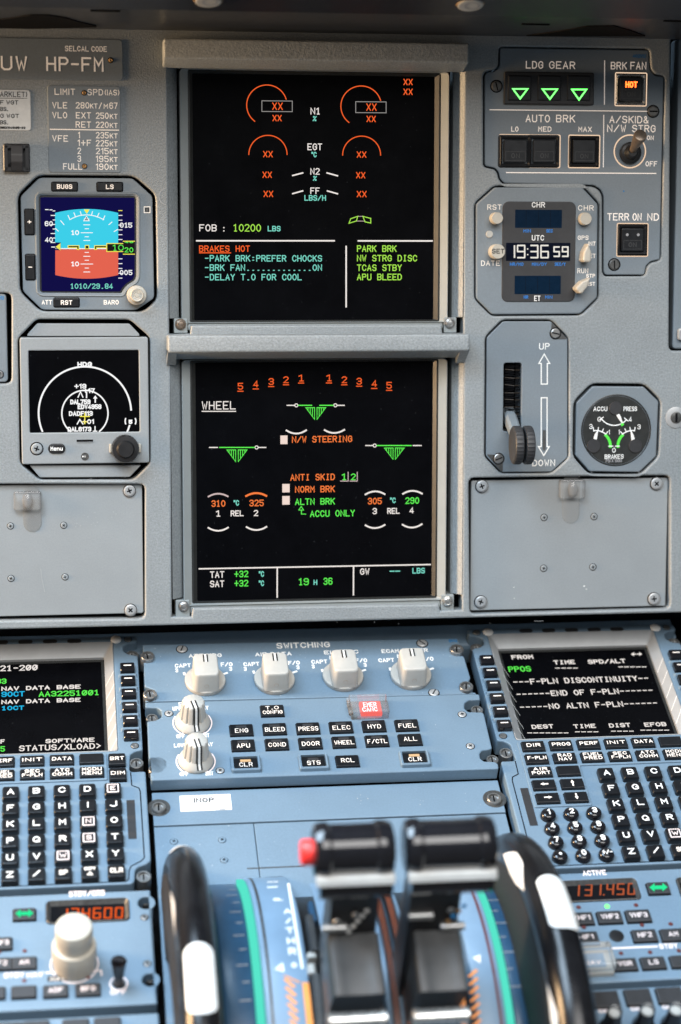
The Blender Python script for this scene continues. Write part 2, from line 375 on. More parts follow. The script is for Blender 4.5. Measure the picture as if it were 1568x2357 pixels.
def arc(mb, F, cx, cy, r, a0, a1, t, m, w=0.0, n=28, ry=None):
    line(mb, F, [(cx + r * math.cos(math.radians(a0 + (a1 - a0) * i / n)), cy - (ry or r) * math.sin(math.radians(a0 + (a1 - a0) * i / n))) for i in range(n + 1)], t, m, w)
def bow(mb, F, p0, p1, p2, t, m, w):
    q = [Vector(p0), Vector(p1) * 2 - (Vector(p0) + Vector(p2)) / 2, Vector(p2)]
    line(mb, F, [tuple(q[0] * (1 - k / 8) ** 2 + q[1] * 2 * (k / 8) * (1 - k / 8) + q[2] * (k / 8) ** 2) for k in range(9)], t, m, w)
def screw(T, F, px, py, rpx, w, kind='slot', ang=90.0, m='steel', boss=0.0, name='screw', under=None):
    mb = MB(); u, v = F.at(px, py, w); r = rpx * F.mpp(px, py, w)[0]
    if boss:
        mb.lathe(u, v, [(r * 1.0, w - boss), (r * 1.0, w - r * .1), (r * .92, w), (r * .74, w), (r * .70, w - r * .35), (r * .02, w - r * .33)], 'steel', 24, ry=1.0)
        wt = w - r * .33; rs = r * .68
    else:
        mb.lathe(u, v, [(r * 1.12, w + 0.00004), (r, w + 0.00006)], 'black_gap', 24)
        mb.lathe(u, v, [(r * .94, w), (r * .92, w + r * .12), (r * .75, w + r * .22)], m, 24); wt = w + r * .22; rs = r * .72
    a = math.radians(ang); d = (math.cos(a), math.sin(a))
    def bar(dx, dy, l): mb.strip([(u - dx * l, v - dy * l), (u + dx * l, v + dy * l)], r * .22, wt + 0.00012, 'black_gap', cap=0)
    bar(d[0], d[1], rs * (1.0 if kind == 'slot' else .62))
    if kind != 'slot': bar(-d[1], d[0], rs * .62); mb.v[-4:] = [(x, y, z + 0.00003) for x, y, z in mb.v[-4:]]
    return T.part(name, mb, under, smooth=True, ang=30)

# ================================================================== LARGE STRUCTURE
# ---- main instrument panel with its cut-outs
def oct_(pts, F=M, w=0.0): return F.poly(pts, w)
ISIS = [(88.6, 404), (308, 405.5), (357, 448), (361, 689), (331, 716), (94, 715), (47.5, 671), (42.4, 449)]
HDGH = [(85, 736), (299, 737), (344, 777), (345, 1065), (307, 1103), (91, 1103), (47.5, 1066), (42.4, 780)]
GEARP = [(1151.6, 110), (1492.7, 115), (1496, 161), (1507, 174), (1528, 177), (1519, 597), (1498, 601.5), (1487, 612), (1483.4, 632.5), (1393.5, 632.5), (1389.7, 625), (1389.7, 451), (1383, 436), (1367, 426), (1161, 421.6), (1151, 411), (1148.5, 397), (1141, 387), (1119, 382), (1116, 378), (1116, 173.6), (1122, 166), (1141, 164), (1151, 152)]
CLOCKP = [(1139, 431), (1340.7, 431), (1376.4, 469.7), (1375, 685), (1336, 722.5), (1133, 724), (1095.8, 686.8), (1095.8, 469.7)]
LEVERP = [(1157.8, 739.5), (1268, 739.5), (1306.6, 779.8), (1306.6, 1052.7), (1269.4, 1085.8), (1154.7, 1086.8), (1119, 1049.6), (1120.6, 776.7)]
GAUGEP = [(1364, 889), (1482, 890), (1516, 924), (1511, 1049.6), (1472.5, 1086.8), (1357.8, 1085), (1325, 1048), (1326.8, 927)]
def grow(pts, d, F=M):
    mu = F.mpp(*pts[0])[0]; return inset(ccw(F.poly(pts)), -d * mu)
A = M.at
scr1 = [A(386, 110), A(1069, 118), A(1067, 767), A(1019, 767), A(1017, 747), A(440, 749), A(438, 768), A(390, 769)]
scr2 = [A(393, 790), A(1068, 790), A(1064, 1404), A(1014, 1406), A(1010, 1391), A(444, 1400), A(441, 1420), A(396, 1420)]
left_cover_hole = rounded(M.poly([(-330, 1114), (334, 1114), (334, 1424), (-330, 1434)]), .004)
right_cover_hole = rounded(M.poly([(1079, 1100), (1543, 1094), (1543, 1401), (1082, 1414)]), .004)
lnb = rounded(M.poly([(-420, 672), (27, 674), (27, 883), (-420, 888)]), .004)
rnb = rounded(M.poly([(1544, 83), (1900, 80), (1900, 800), (1540, 808)]), .004)
T = Thing('instrument_panel', 'large speckled grey cockpit instrument panel carrying all the displays and gauges', 'panel', M, (0.08, -0.18, 0))
uL, uR = -0.36, 0.52
vT, vB = A(700, 20)[1], A(403, 1439)[1]
mb = MB()
mb.holes([(uL, vB), (uR, vB), (uR, vT), (uL, vT)],
         [scr1, scr2, left_cover_hole, right_cover_hole, lnb, rnb, rounded(grow(ISIS, 1.5), .004), rounded(grow(HDGH, 1.5), .003),
          rounded(grow(GEARP, 3.2), .003), rounded(grow(CLOCKP, 3.5), .003), rounded(grow(LEVERP, 3.5), .003), rounded(grow(GAUGEP, 6), .004)], -0.012, 0.0, 'panel_paint', bev=0.0013, seg=3)
T.part('panel_face', mb)
mb = MB(); mb.box(uL, vB - .0, uR, vT, -0.045, -0.030, 'black_gap'); T.part('backing_plate', mb)
mb = MB(); mb.box(-1.4, -1.2, 1.5, vT + .1, -.20, -.16, 'black_gap', bottom=True); T.part('light_blocker', mb)  # added black sheet behind everything, stops lamp light leaking round the panel
# sloped cheeks at both sides of each display opening
def cheek(xo, xi, y0, y1, w1):
    mb = MB(); a, b = A(xo, y0), A(xo, y1); c, d = A(xi, y0, w1), A(xi, y1, w1)
    uo = (a[0] + b[0]) / 2; ui = (c[0] + d[0]) / 2
    mb.loops([[(uo, a[1], -0.0004), (uo, b[1], -0.0004)], [(ui, a[1], w1), (ui, b[1], w1)], [(ui, a[1], -.02), (ui, b[1], -.02)]], 'panel_paint_coarse', False, False, closed=False); T.part('opening_cheek', mb)
cheek(387.5, 409, 120, 733, -.009); cheek(1068, 1042, 120, 730, -.009)
cheek(395, 418, 800, 1380, -.009); cheek(1066, 1038, 800, 1369, -.009)
# sill under each display
for (x0, x1, y0, y1) in ((432, 1020, 741, 750), (438, 1014, 1386, 1399)):
    mb = MB(); q = M.rect(x0, y0, x1, y1, -.004); mb.box(q[0], q[1] - .003, q[2], q[3], -.02, -.004, 'display_paint', 0.002, .001); T.part('display_sill', mb)
# round fastener at the right edge
mb = MB(); u, v = A(1556, 961); k = M.mpp(1556, 961)[0]
mb.cyl(u, v, 0, .0006, 24 * k, 'silver_paint', .0003); mb.cyl(u, v, .0006, .0012, 13 * k, 'dark_steel', .0003); mb.box(u - 2.5 * k, v - 10 * k, u + 2.5 * k, v + 10 * k, .0012, .0014, 'black_gap')
T.part('fastener', mb, smooth=True)
# faded ring mark left on the paint beside the small attitude display
mb = MB(); arc(mb, M, 385, 452, 19, 100, 260, 2.2, 'silver_paint', .00015); 
T.part('scuff_mark', mb)

for i in range(70):                             # small chips, dust and rub marks on the paint
    x, y = random.choice(((random.uniform(370, 384), random.uniform(200, 1400)), (random.uniform(1072, 1090), random.uniform(200, 1400)), (random.uniform(0, 370), random.uniform(1085, 1112)), (random.uniform(1090, 1540), random.uniform(1086, 1098)), (random.uniform(0, 1540), random.uniform(1424, 1436)), (random.uniform(1310, 1540), random.uniform(720, 880))))
    if i == 0: mb = MB()
    u, v = A(x, y); r = random.uniform(.00012, .0005); mb.fill([(u + r * random.uniform(.5, 1.5) * math.cos(a), v + r * random.uniform(.4, 1.2) * math.sin(a)) for a in (0, 1, 2, 3, 4, 5)], .00006 + i * 1e-6, 'silver_paint' if i % 3 else 'dark_steel')
T.part('wear_mark', mb)
mb = MB()
for i, (x, y, l, a) in enumerate(((1352, 742, 9, 20), (1440, 805, 14, -65), (1500, 700, 7, 40), (200, 1105, 12, 8), (368, 640, 10, 80), (1100, 300, 9, 75), (362, 1250, 13, 85), (1335, 860, 8, -20), (700, 1428, 15, 4), (1240, 1430, 11, -5))):
    mb = MB(); u, v = A(x, y); k_ = .00029; mb.strip([(u - l * k_ * math.cos(math.radians(a)), v - l * k_ * math.sin(math.radians(a))), (u + .0002, v + .0001), (u + l * k_ * math.cos(math.radians(a + 9)), v + l * k_ * math.sin(math.radians(a + 9)))], .00022, .0001 + i * 1e-6, 'silver_paint')
    T.part('scratch', mb)

# ---- glareshield above: we look at its underside
gs = Thing('glareshield', 'dark grey glareshield overhanging the top of the instrument panel', 'glareshield', M, (0.08, 0.03, 0))
vG = A(700, 74)[1]
w1 = 0.018; w2 = 0.05
vA = A(700, 74, .004)[1]
vB_ = A(700, 27, .09)[1]; vC = A(700, -60, .16)[1]
mb = MB(xf=lambda a, b, c: (c, a, b))
prof = rounded([(vA, -.005), (vB_, .09), (vC, .16), (vC + .05, .20), (vC + .12, .20), (vC + .12, -.005)], .003)
mb.plate(prof, uL - .3, uR + .3, 'glareshield_skin', 0, bottom=True)
gs.part('underside', mb)
def slope_w(v): return -.005 + (.095) * (v - vA) / (vB_ - vA)
for x, y in ((242, 29), (1249, 47), (1545, 53)):   # thin slots in the underside
    mb = MB(); u, v = M.at(x, y, .07); w = .072
    u, v = M.at(x, y, w); w = slope_w(v); u, v = M.at(x, y, w); w = slope_w(v)
    mb.box(u - .009, v - .0008, u + .009, v + .0008, w - .002, w + .0005, 'black_gap', .0006)
    gs.part('slot', mb)
# dark recesses in the underside and a darker band towards the pilot
def on_slope(px, py, off=.0006):
    d = CR @ Vector(((px - CX) / FPX, -(py - CY) / FPX, -1.0)); o = CO - M.O
    dv, dw, ov, ow = d.dot(M.V), d.dot(M.W), o.dot(M.V), o.dot(M.W); kk_ = .095 / (vB_ - vA)
    t = (-.005 + kk_ * (ov - vA) - ow) / (dw - kk_ * dv); q = o + d * t
    return (q.dot(M.U), q.dot(M.V) - off, q.dot(M.W))
def slope_patch(pts, m, name, off=.0006):
    mb = MB(); q = [on_slope(*p_, off) for p_ in pts]; mb.add(q, [list(range(len(q)))], m); mb.add([(a, b + off * .9, c) for a, b, c in q] + q, [[k, (k + 1) % len(q), len(q) + (k + 1) % len(q), len(q) + k] for k in range(len(q))], m); gs.part(name, mb)
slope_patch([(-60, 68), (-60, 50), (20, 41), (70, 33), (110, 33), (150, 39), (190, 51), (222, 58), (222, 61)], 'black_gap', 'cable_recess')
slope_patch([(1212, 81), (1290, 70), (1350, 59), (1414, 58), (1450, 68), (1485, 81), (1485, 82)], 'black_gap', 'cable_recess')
mb = MB(xf=lambda a, b, c: (c, a, b)); mb.plate([(vB_ - .0008, .0925), (vC - .0008, .1600), (vC + .002, .1600), (vB_ + .002, .0925)], uL - .29, uR + .29, 'glareshield_dark', 0, bottom=True); gs.part('underside_band', mb)
# knurled thumb screws hanging from the glareshield
for i, (x, y, lab) in enumerate(((480, 2, 'pale ended thumb screw hanging from glareshield above the big upper display'), (1083, 11, 'brass sided thumb screw with white end hanging near top right of upper display'))):
    w = .115; u, v = M.at(x, y, w)
    th = Thing('thumb_screw', lab, 'thumb screw', M, (u, v, w), 'thumb screws under the glareshield')
    f = Matrix.Rotation(math.radians(-62), 3, 'X')
    def xf(a, b, c, u=u, v=v, w=w, f=f):
        q = f @ Vector((a, b, c)); return (u + q.x, v + q.y, w + q.z)
    f = Matrix.Rotation(math.radians(72), 3, 'X')
    mb = MB(xf=lambda a, b, c, u=u, v=v, w=w, f=f: (u + (f @ Vector((a, b, c))).x, v + (f @ Vector((a, b, c))).y, w + (f @ Vector((a, b, c))).z))
    mb.lathe(0, 0, [(.0092, -.03), (.0092, -.002), (.0085, 0)], 'brass', 36, flute=(3, .06)); th.part('knurled_barrel', mb)
    mb = MB(xf=mb.xf); mb.lathe(0, 0, [(.0078, 0), (.0078, .0006), (.0070, .0009)], 'white_plastic', 24); mb.strip(circ(0.001, 0.0005, .0042, 16), .0012, .0010, 'ink_grey', True); th.part('end_cap', mb)

# ---- display hoods
def hood(x0, x1, yt, yf, yb, w1, lab, cheeks):
    xm = (x0 + x1) / 2
    u0 = M.at(x0, yf, w1)[0]; u1 = M.at(x1, yf + 8 * (1 if not cheeks else 0), w1)[0]
    vt = M.at(xm, yt, w1)[1]; vf = M.at(xm, yf, w1)[1]; vb = M.at(xm, yb, -.002)[1]
    T = Thing('display_hood', lab, 'hood', M, ((u0 + u1) / 2, vf, 0), 'hoods over the two big displays')
    xf = lambda a, b, c: (c, a, b)
    mb = MB(xf=xf)
    prof = rounded([(vt, -.001), (vt, w1), (vf, w1), (vb, -.002)], .0016, 4)
    c = rounded(ccw([(u0, 0), (u1, 0)]) if False else rrect(u0, 0, u1, 1), 0)
    mb.plate(prof, u0 + .0014, u1 - .0014, 'panel_paint_coarse', 0)
    def endcap(ua, ub):
        p = ccw(prof); R = [[(x, y, ua) for x, y in p]] + [[(x, y, ua + (ub - ua) * math.sin(math.pi / 2 * i / 3)) for x, y in inset(p, abs(ub - ua) * (1 - math.cos(math.pi / 2 * i / 3)))] for i in range(1, 4)]
        mb.loops(R, 'panel_paint_coarse', False, True)
    endcap(u0 + .0014, u0); endcap(u1 - .0014, u1)
    T.part('hood_bar', mb, smooth=True, ang=50)
    if cheeks:
        for ua, ub in ((u0, u0 + .0062), (u1 - .0062, u1)):
            mb = MB(xf=xf); ve = M.at(xm, cheeks, 0)[1]
            mb.plate(rounded([(vf + .001, -.001), (vf + .001, w1 - .001), (vf, w1 - .001), (ve, .001), (ve, -.001)], .001), ua, ub, 'panel_paint_coarse', .0008, bottom=True); T.part('side_gusset', mb)
hood(377, 1081, 93.5, 139, 163, .015, 'grey hood bar under the glareshield over the upper display', 0)
hood(387, 1082, 770.5, 809, 826, .017, 'grey hood bar with side gussets between the upper and the lower display', 838)

# ---- centre pedestal: dark tray that carries the panels
PT = Thing('centre_pedestal', 'blue grey centre pedestal sloping down from the instrument panel', 'pedestal', P, (0.076, 0.0, -.03))
mb = MB(); mb.box(-0.36, -0.42, 0.52, 0.215, -0.060, -0.030, 'black_gap', bottom=True); PT.part('tray', mb)
mb = MB(xf=lambda a, b, c: (c, a, b))
vtop = P.at(700, 1440, -.012)[1]
mb.plate(rounded([(.1385, -.03), (.1385, -.0105), (.150, -.0095), (vtop + .03, -.0095), (vtop + .03, -.03)], .004), -.36, .345, 'pedestal_paint'); PT.part('top_shelf', mb)
mb = MB(); mb.box(-.36, P.at(700, 1445, -.0085)[1], .345, P.at(700, 1445, -.0085)[1] + .03, -.012, -.0083, 'black_gap', .001, .0008); PT.part('gap_shade_strip', mb)  # black strip painting in the shade under the panel's lower lip

# ================================================================== THE TWO BIG DISPLAYS
def display(x0, y0, x1, y1, name_label, bez, rim, lat, graphics):
    """x0..y1 glass; bez = outer bezel box; rim = black rim box; lat = two latch boxes"""
    r = M.rect(x0, y0, x1, y1, -.009)
    T = Thing('display_unit', name_label, 'display', M, ((r[0] + r[2]) / 2, r[1], 0), 'big centre displays')
    b = M.rect(*bez, -.003); k = M.rect(*rim, -.0062)
    mb = MB(); o = rrect(*b, .003); i_ = rrect(*k, .0012)
    mb.loops([[(x, y, -.02) for x, y in o], [(x, y, -.0035) for x, y in o], [(x, y, -.003) for x, y in inset(o, .0005)], [(x, y, -.0062) for x, y in i_], [(x, y, -.010) for x, y in i_]], 'display_paint', False, False)
    T.part('bezel', mb)
    g = rrect(*r, .0008); mb = MB(); kk = rrect(*k, .0008)
    mb.loops([[(x, y, -.0068) for x, y in kk], [(x, y, -.0066) for x, y in inset(kk, .0012)], [(x, y, -.0088) for x, y in g]], 'rim_black', False, False); T.part('rim', mb)
    mb = MB(); mb.plate(inset(kk, .0004), -.014, -.009, 'screen_glass'); sc = T.part('screen', mb)
    mb = MB(); graphics(mb); T.part('screen_graphics', mb, sc)
    mb = MB(); u = (b[0]); vv = M.at(410, (y0 + y1) / 2)[1]
    for (lx0, ly0, lx1, ly1, cx, cy, mt) in lat:
        q = M.rect(lx0, ly0, lx1, ly1, -.003); mb = MB(); mb.box(*q, -.02, -.003, 'display_paint', .0006, .0005)
        mb.box(q[0] - .003, q[1] - .0012, q[2] + .003, q[3] + .001, -.021, -.0195, 'black_gap')
        l = T.part('latch', mb); u, v = M.at(cx, cy, -.002); rr = 11.5 * M.mpp(cx, cy)[0]
        mb = MB(); mb.lathe(u, v, [(rr * 1.15, -.003), (rr * 1.1, -.0026), (rr, -.0026), (rr * .9, -.0012), (rr * .6, -.0006), (rr * .55, -.0010), (rr * .2, -.0008)], mt, 24); T.part('latch_button', mb, l, smooth=True)
    return T
WG = -.0088
def ewd(mb):
    X = lambda s, x0, x1, yb, h, m, t=2.1, **k: text(mb, M, s, x0, x1, yb, h, m, WG, t, disp=True, mono=len(s) > 2 or s == 'XX' and False, **k)
    am = 'glow_amber'
    arc(mb, M, 614.5, 242, 46.5, 17, 233, 2.1, am, WG); arc(mb, M, 831.5, 244.5, 46.7, 17, 233, 2.1, am, WG)
    arc(mb, M, 617, 355.5, 44, 0, 180, 2.1, am, WG); arc(mb, M, 832.6, 357, 43.7, 0, 180, 2.1, am, WG)
    for p in ([(603, 232), (673, 232.6), (673, 257), (603, 256.5)], [(819, 234), (889, 234.6), (889, 259.7), (819, 259.2)]): line(mb, M, p, 1.5, 'glow_grey', WG, True)
    for x0, x1, yb, h in ((627, 651, 253, 17), (627.5, 648.5, 279, 14.5), (843.4, 867, 255, 17), (844, 865, 281, 14.5), (606, 628, 362, 14.5), (821.5, 843.5, 363, 14.5), (604.5, 626, 409.5, 14.5), (820, 841, 410.5, 14.5), (607, 629, 453.5, 14.5), (821.5, 844, 454, 14.5), (929, 950, 196, 14.5), (929, 950, 218.5, 14.5)):
        X('XX', x0, x1, yb, h, am)
    w, c = 'glow_white', 'glow_cyan'
    X('N1', 715, 736, 263.5, 15.5, w); X('EGT', 708, 741.6, 345.7, 15.5, w); X('N2', 714.6, 736, 402, 15, w); X('FF', 714.6, 736, 446.6, 15, w)
    X('%', 720, 729, 278.7, 11.5, c); X('°C', 717, 729, 362, 12.5, c); X('%', 720.5, 729.5, 416, 11, c); X('LBS/H', 701, 750.5, 462, 13, c)
    for p in ([(674, 404), (697, 398)], [(753, 398), (777, 404.6)], [(674, 445.7), (697, 439.3)], [(754, 439.5), (777, 446)]): line(mb, M, p, 3, 'glow_white', WG)
    g = 'glow_lime'
    line(mb, M, [(803.5, 513.9), (807.6, 503.4), (823.6, 498), (820.7, 508.6)], 2, g, WG, True); line(mb, M, [(835.5, 498), (853.6, 502.7), (853.6, 513.4), (840.5, 510.6)], 2, g, WG, True)
    line(mb, M, [(825, 498), (834, 498)], 1.2, 'glow_pink', WG); line(mb, M, [(822, 508.7), (839, 509)], 1.2, 'glow_pink', WG)
    X('FOB', 459, 499, 532.5, 16, w); X('10200', 537, 601, 533, 17, g); X('LBS', 616.5, 646, 532.5, 12.5, c)
    for y in (524, 531.5): mb.fill(circ(*M.at(515.5, y, WG), .00045, 8), WG, w)
    line(mb, M, [(453, 554.2), (769.5, 554.2)], 3.3, 'glow_white', WG); line(mb, M, [(825, 554.4), (995, 554.6)], 3.3, 'glow_white', WG); line(mb, M, [(797, 567.5), (797, 706)], 3.3, 'glow_white', WG)
    X('BRAKES', 458.6, 528.6, 579.6, 14.5, am); X('HOT', 542.7, 575.4, 579.6, 14.5, am); line(mb, M, [(459.5, 581.9), (531, 582)], 2.2, am, WG)
    X('-PARK BRK:PREFER CHOCKS', 471.7, 742, 602, 14.8, c); X('-BRK FAN.............ON', 471.7, 742, 623.3, 14.8, c); X('-DELAY T.O FOR COOL', 471.7, 695.3, 645.2, 14.8, c)
    X('PARK BRK', 822, 913, 579.7, 15, g); X('NW STRG DISC', 822, 960.3, 601.7, 15, g); X('TCAS STBY', 822, 925, 623.7, 15, g); X('APU BLEED', 822, 925, 645, 15, g)
display(445, 173, 999, 736.5, 'big upper display with amber engine dials and a BRAKES HOT warning', (416, 160, 1033, 744), (434.5, 164, 1014, 741), ((400.5, 733, 432, 767, 416, 746.7, 'bronze'), (1022, 730.5, 1051, 766, 1036, 743.7, 'steel')), ewd)
def sd(mb):
    X = lambda s, x0, x1, yb, h, m, t=2.2, **k: text(mb, M, s, x0, x1, yb, h, m, WG, t, disp=True, mono=len(s) > 2, **k)
    am, o, g, w, c, pk = 'glow_amber', 'glow_orange', 'glow_green', 'glow_white', 'glow_cyan', 'glow_white'
    for s, x, y in (('5', 553.7, 896.8), ('4', 589, 891.5), ('3', 624.5, 886), ('2', 658.5, 882), ('1', 693.3, 878), ('1', 757.5, 877.8), ('2', 792.8, 882), ('3', 827, 885.3), ('4', 861.7, 890.4), ('5', 895.9, 894.7)):
        X(s, x - 6, x + 6, y, 15.5, am); line(mb, M, [(x - 6, y + 3.7), (x + 6, y + 3.7)], 2.1, am, WG)
    X('WHEEL', 465, 542.7, 942.6, 19, w); line(mb, M, [(465.5, 946.8), (542.5, 946.8)], 2.1, w, WG)
    def gear(y, segs, cx, ya, tris):
        for x0, x1, m in segs: line(mb, M, [(x0, y), (x1, y)], 2.3, m, WG)
        arc(mb, M, cx, y, 3.6, 0, 350, 1.9, w, WG, 14)
        for a, b, d in tris:                    # a = outer corner, b = inner corner, d = tip depth
            line(mb, M, [(a, ya), (b, ya), (b, ya + d)], 1.8, g, WG, True)
            for f in (.25, .5, .75): xx = b + (a - b) * f; line(mb, M, [(xx, ya), (xx, ya + d * (1 - f) * .92)], 1.6, g, WG + .00004)
    gear(933, ((661, 679, w), (686, 717.5, g), (736.5, 768, g), (776.6, 792.8, w)), 682.2, 938.3, ((704.2, 724.3, 27), (749.8, 730, 27)))
    arc(mb, M, 772.2, 932.8, 3.6, 0, 350, 1.9, w, WG, 14)
    gear(1029.9, ((482.6, 500.8, w), (505.9, 587, g), (595, 612, w)), 590.9, 1035.6, ((522.6, 542.7, 27), (568.8, 548.7, 27)))
    gear(1025.5, ((842.2, 858.4, w), (867.7, 946.7, g), (951.5, 969.8, w)), 862.7, 1031.2, ((885, 905, 26), (930.5, 910.2, 26)))
    for q, m in ((((659.7, 990.8), (682.4, 998), (705, 990.3)), pk), (((747.5, 990), (770, 996.6), (792.6, 989.4)), pk),
              (((480.2, 1143), (502.2, 1136.4), (524.5, 1142.5)), 'glow_pink'), (((480, 1215), (502.7, 1221.7), (525, 1214.4)), pk), (((566.9, 1141.7), (590, 1135), (613, 1141.3)), o), (((568, 1213.2), (590.6, 1220), (613.4, 1212.7)), pk),
              (((841.5, 1138), (863.7, 1131), (885.6, 1137.4)), pk), (((841.5, 1209), (863.2, 1215.5), (885.6, 1208.3)), pk), (((927.6, 1136.7), (949.5, 1129.8), (971.5, 1136.2)), pk), (((926.9, 1207.8), (948.8, 1214.3), (971, 1206.6)), pk)):
        bow(mb, M, *q, 3.6 if m != o else 4.4, m, WG)
    for x0, y0, x1, y1 in ((645.6, 1002.4, 662, 1022.3), (650, 1113.9, 667, 1133.3), (650, 1141.7, 667, 1161.6)): mb.fill(rrect(*M.rect(x0, y0, x1, y1, WG)), WG, 'glow_square')
    X('N/W STEERING', 672.3, 811, 1018.3, 15, o); X('ANTI SKID', 668.6, 771, 1105.8, 15, o); X('NORM BRK', 679.5, 771, 1133.4, 15, o); X('ALTN BRK', 679.5, 771, 1161.8, 15, g); X('ACCU ONLY', 714, 817, 1189.2, 15, g)
    X('1', 787, 797, 1105.2, 15, g); X('2', 808, 819, 1105.2, 15, g)
    for x0, x1 in ((784, 801.6), (805.7, 822.6)): line(mb, M, [(x0, 1107.3), (x1, 1107.3), (x1, 1087)], 1.8, 'glow_pink', WG)
    line(mb, M, [(688, 1174), (693.5, 1165.8), (699, 1174)], 1.8, g, WG, True); line(mb, M, [(694, 1175), (694, 1183.3), (703.7, 1183.3)], 1.8, g, WG)
    X('310', 487, 519, 1166.5, 15, o); X('325', 574.3, 607.3, 1165.2, 15, o); X('305', 847, 879, 1160.8, 15, o); X('290', 933.3, 965, 1159.7, 15, g)
    X('°C', 538, 550.4, 1164, 13, c); X('°C', 898, 911, 1158.2, 13, c); X('REL', 531.3, 561, 1188.3, 13.5, w); X('REL', 891.6, 920.2, 1182.7, 13.5, w)
    for s, x, y in (('1', 502.3, 1189), ('2', 589.5, 1188), ('3', 862.7, 1183.5), ('4', 947.6, 1181.6)): X(s, x - 5, x + 5, y, 14, w)
    line(mb, M, [(459, 1309.3), (990.5, 1299.4)], 3, pk, WG); line(mb, M, [(638.4, 1309), (638.2, 1374.5)], 3, pk, WG); line(mb, M, [(814, 1305), (813.8, 1369)], 3, pk, WG)
    X('TAT', 483.8, 516.5, 1330, 15, w); X('SAT', 483.8, 516.5, 1351.3, 15, w); X('+32', 539.8, 571.7, 1328.7, 15, g); X('+32', 539.8, 571.7, 1350, 15, g); X('°C', 596, 608, 1327.7, 13, c); X('°C', 596, 608, 1349, 13, c)
    X('19', 688, 711, 1347, 16, g); X('H', 722, 730.4, 1346.4, 12, c); X('36', 744.8, 765.4, 1345.8, 16, g); X('GW', 829, 850.5, 1323, 15, w); X('LBS', 949.5, 978.2, 1320, 13, c)
    line(mb, M, [(898, 1314.9), (907, 1314.8)], 2.4, c, WG); line(mb, M, [(911, 1314.7), (920, 1314.6)], 2.4, c, WG)
display(452, 833, 995, 1377, 'big lower display with the green and orange WHEEL brake page', (421, 826, 1028.5, 1389), (440, 828, 1008, 1383), ((404.6, 1381.5, 437, 1420, 423, 1396, 'steel'), (1015, 1369, 1045, 1405, 1030.7, 1384.4, 'bright_steel')), sd)

# ================================================================== LEFT SIDE OF THE PANEL
def knob_center(F, px, py, w): return F.at(px, py, w)
def placard(name, label, cat, x0, y0, x1, y1, m, r, h, lines, screws=(), marks=None, ink='legend_dim'):
    q = M.rect(x0, y0, x1, y1); T = Thing(name, label, cat, M, ((q[0] + q[2]) / 2, q[1], 0))
    mb = MB(); mb.box(*q, 0, h, m, r, .0003); T.part('plate', mb)
    mb = MB()
    for s, a, b, yb, hh in lines: text(mb, M, s, a, b, yb, hh, ink, h + .0001, mono=False)
    if marks: marks(mb, h + .0001)
    T.part('lettering', mb)
    for x, y, rr in screws:
        mb = MB(); u, v = M.at(x, y, h); k = M.mpp(x, y)[0] * rr
        mb.lathe(u, v, [(k * 1.15, h + .00006), (k * .2, h + .00007)], 'black_gap', 20); mb.lathe(u, v, [(k * .9, h), (k * .88, h + .0004), (k * .5, h + .0007), (k * .1, h + .0003)], 'brass', 16); T.part('rivet', mb, smooth=True)
    return T
placard('code_placard', 'grey engraved plate with HP-FM in tall letters under SELCAL CODE', 'placard', -150, 88, 282.6, 183.5, 'plate_paint', .0025, .0008,
        [('SELCAL CODE', 150, 246.5, 118.5, 12.5), ('HP-FM', 107, 239, 164.2, 33), ('UW', 2.6, 63, 162, 33), ('N', -44, -12, 161, 33)], ((255, 138.7, 6),))
def spdmarks(mb, w): line(mb, M, [(116, 297.6), (273, 299.6)], 2.4, 'legend_dim', w)
placard('speed_placard', 'dark grey speed limit plate listing VLE, VLO and VFE values', 'placard', 111, 198, 278, 397, 'plate_paint', .0018, .0008,
        [('LIMIT', 126, 173.4, 218.4, 14.5), ('SPD', 201.6, 237.6, 219.5, 14.5), ('(IAS)', 241.5, 275, 219.5, 13),
         ('VLE', 120.7, 155, 249.5, 14.5), ('280', 174.7, 206, 249.7, 14.5), ('KT', 207.6, 224.8, 249.7, 11.5), ('/', 227.5, 235, 251, 15), ('M', 239, 249, 250.3, 11.5), ('67', 252, 271, 250.5, 14.5),
         ('VLO', 120.7, 155, 272.2, 14.5), ('EXT', 175, 210, 272.8, 14.5), ('250', 221, 250.5, 273.6, 14.5), ('KT', 253, 271, 273.6, 11.5),
         ('RET', 174.5, 210, 294, 14.5), ('220', 221, 250.5, 294.6, 14.5), ('KT', 253, 271, 294.6, 11.5),
         ('VFE', 120.7, 157, 326, 14.5), ('1', 180, 184.5, 318, 14.5), ('235', 221, 250.5, 318.6, 14.5), ('KT', 253, 271, 318.6, 11.5),
         ('1+F', 179, 210.6, 336, 14.5), ('225', 221, 250.5, 337, 14.5), ('KT', 253, 271, 337, 11.5), ('2', 178.5, 187, 354.5, 14.5), ('215', 221, 250.5, 355, 14.5), ('KT', 253, 271, 355, 11.5),
         ('3', 178.5, 187, 372.5, 14.5), ('195', 221, 250.5, 373, 14.5), ('KT', 253, 271, 373, 11.5), ('FULL', 145.7, 190, 390.5, 14.5), ('190', 221, 250.5, 391, 14.5), ('KT', 253, 271, 391, 11.5)],
        ((194, 213.7, 5.6), (195, 382.8, 5.6)), spdmarks)
def ulines(mb, w): line(mb, M, [(-40, 226), (62.5, 226.3)], 1.2, 'ink_black', w)
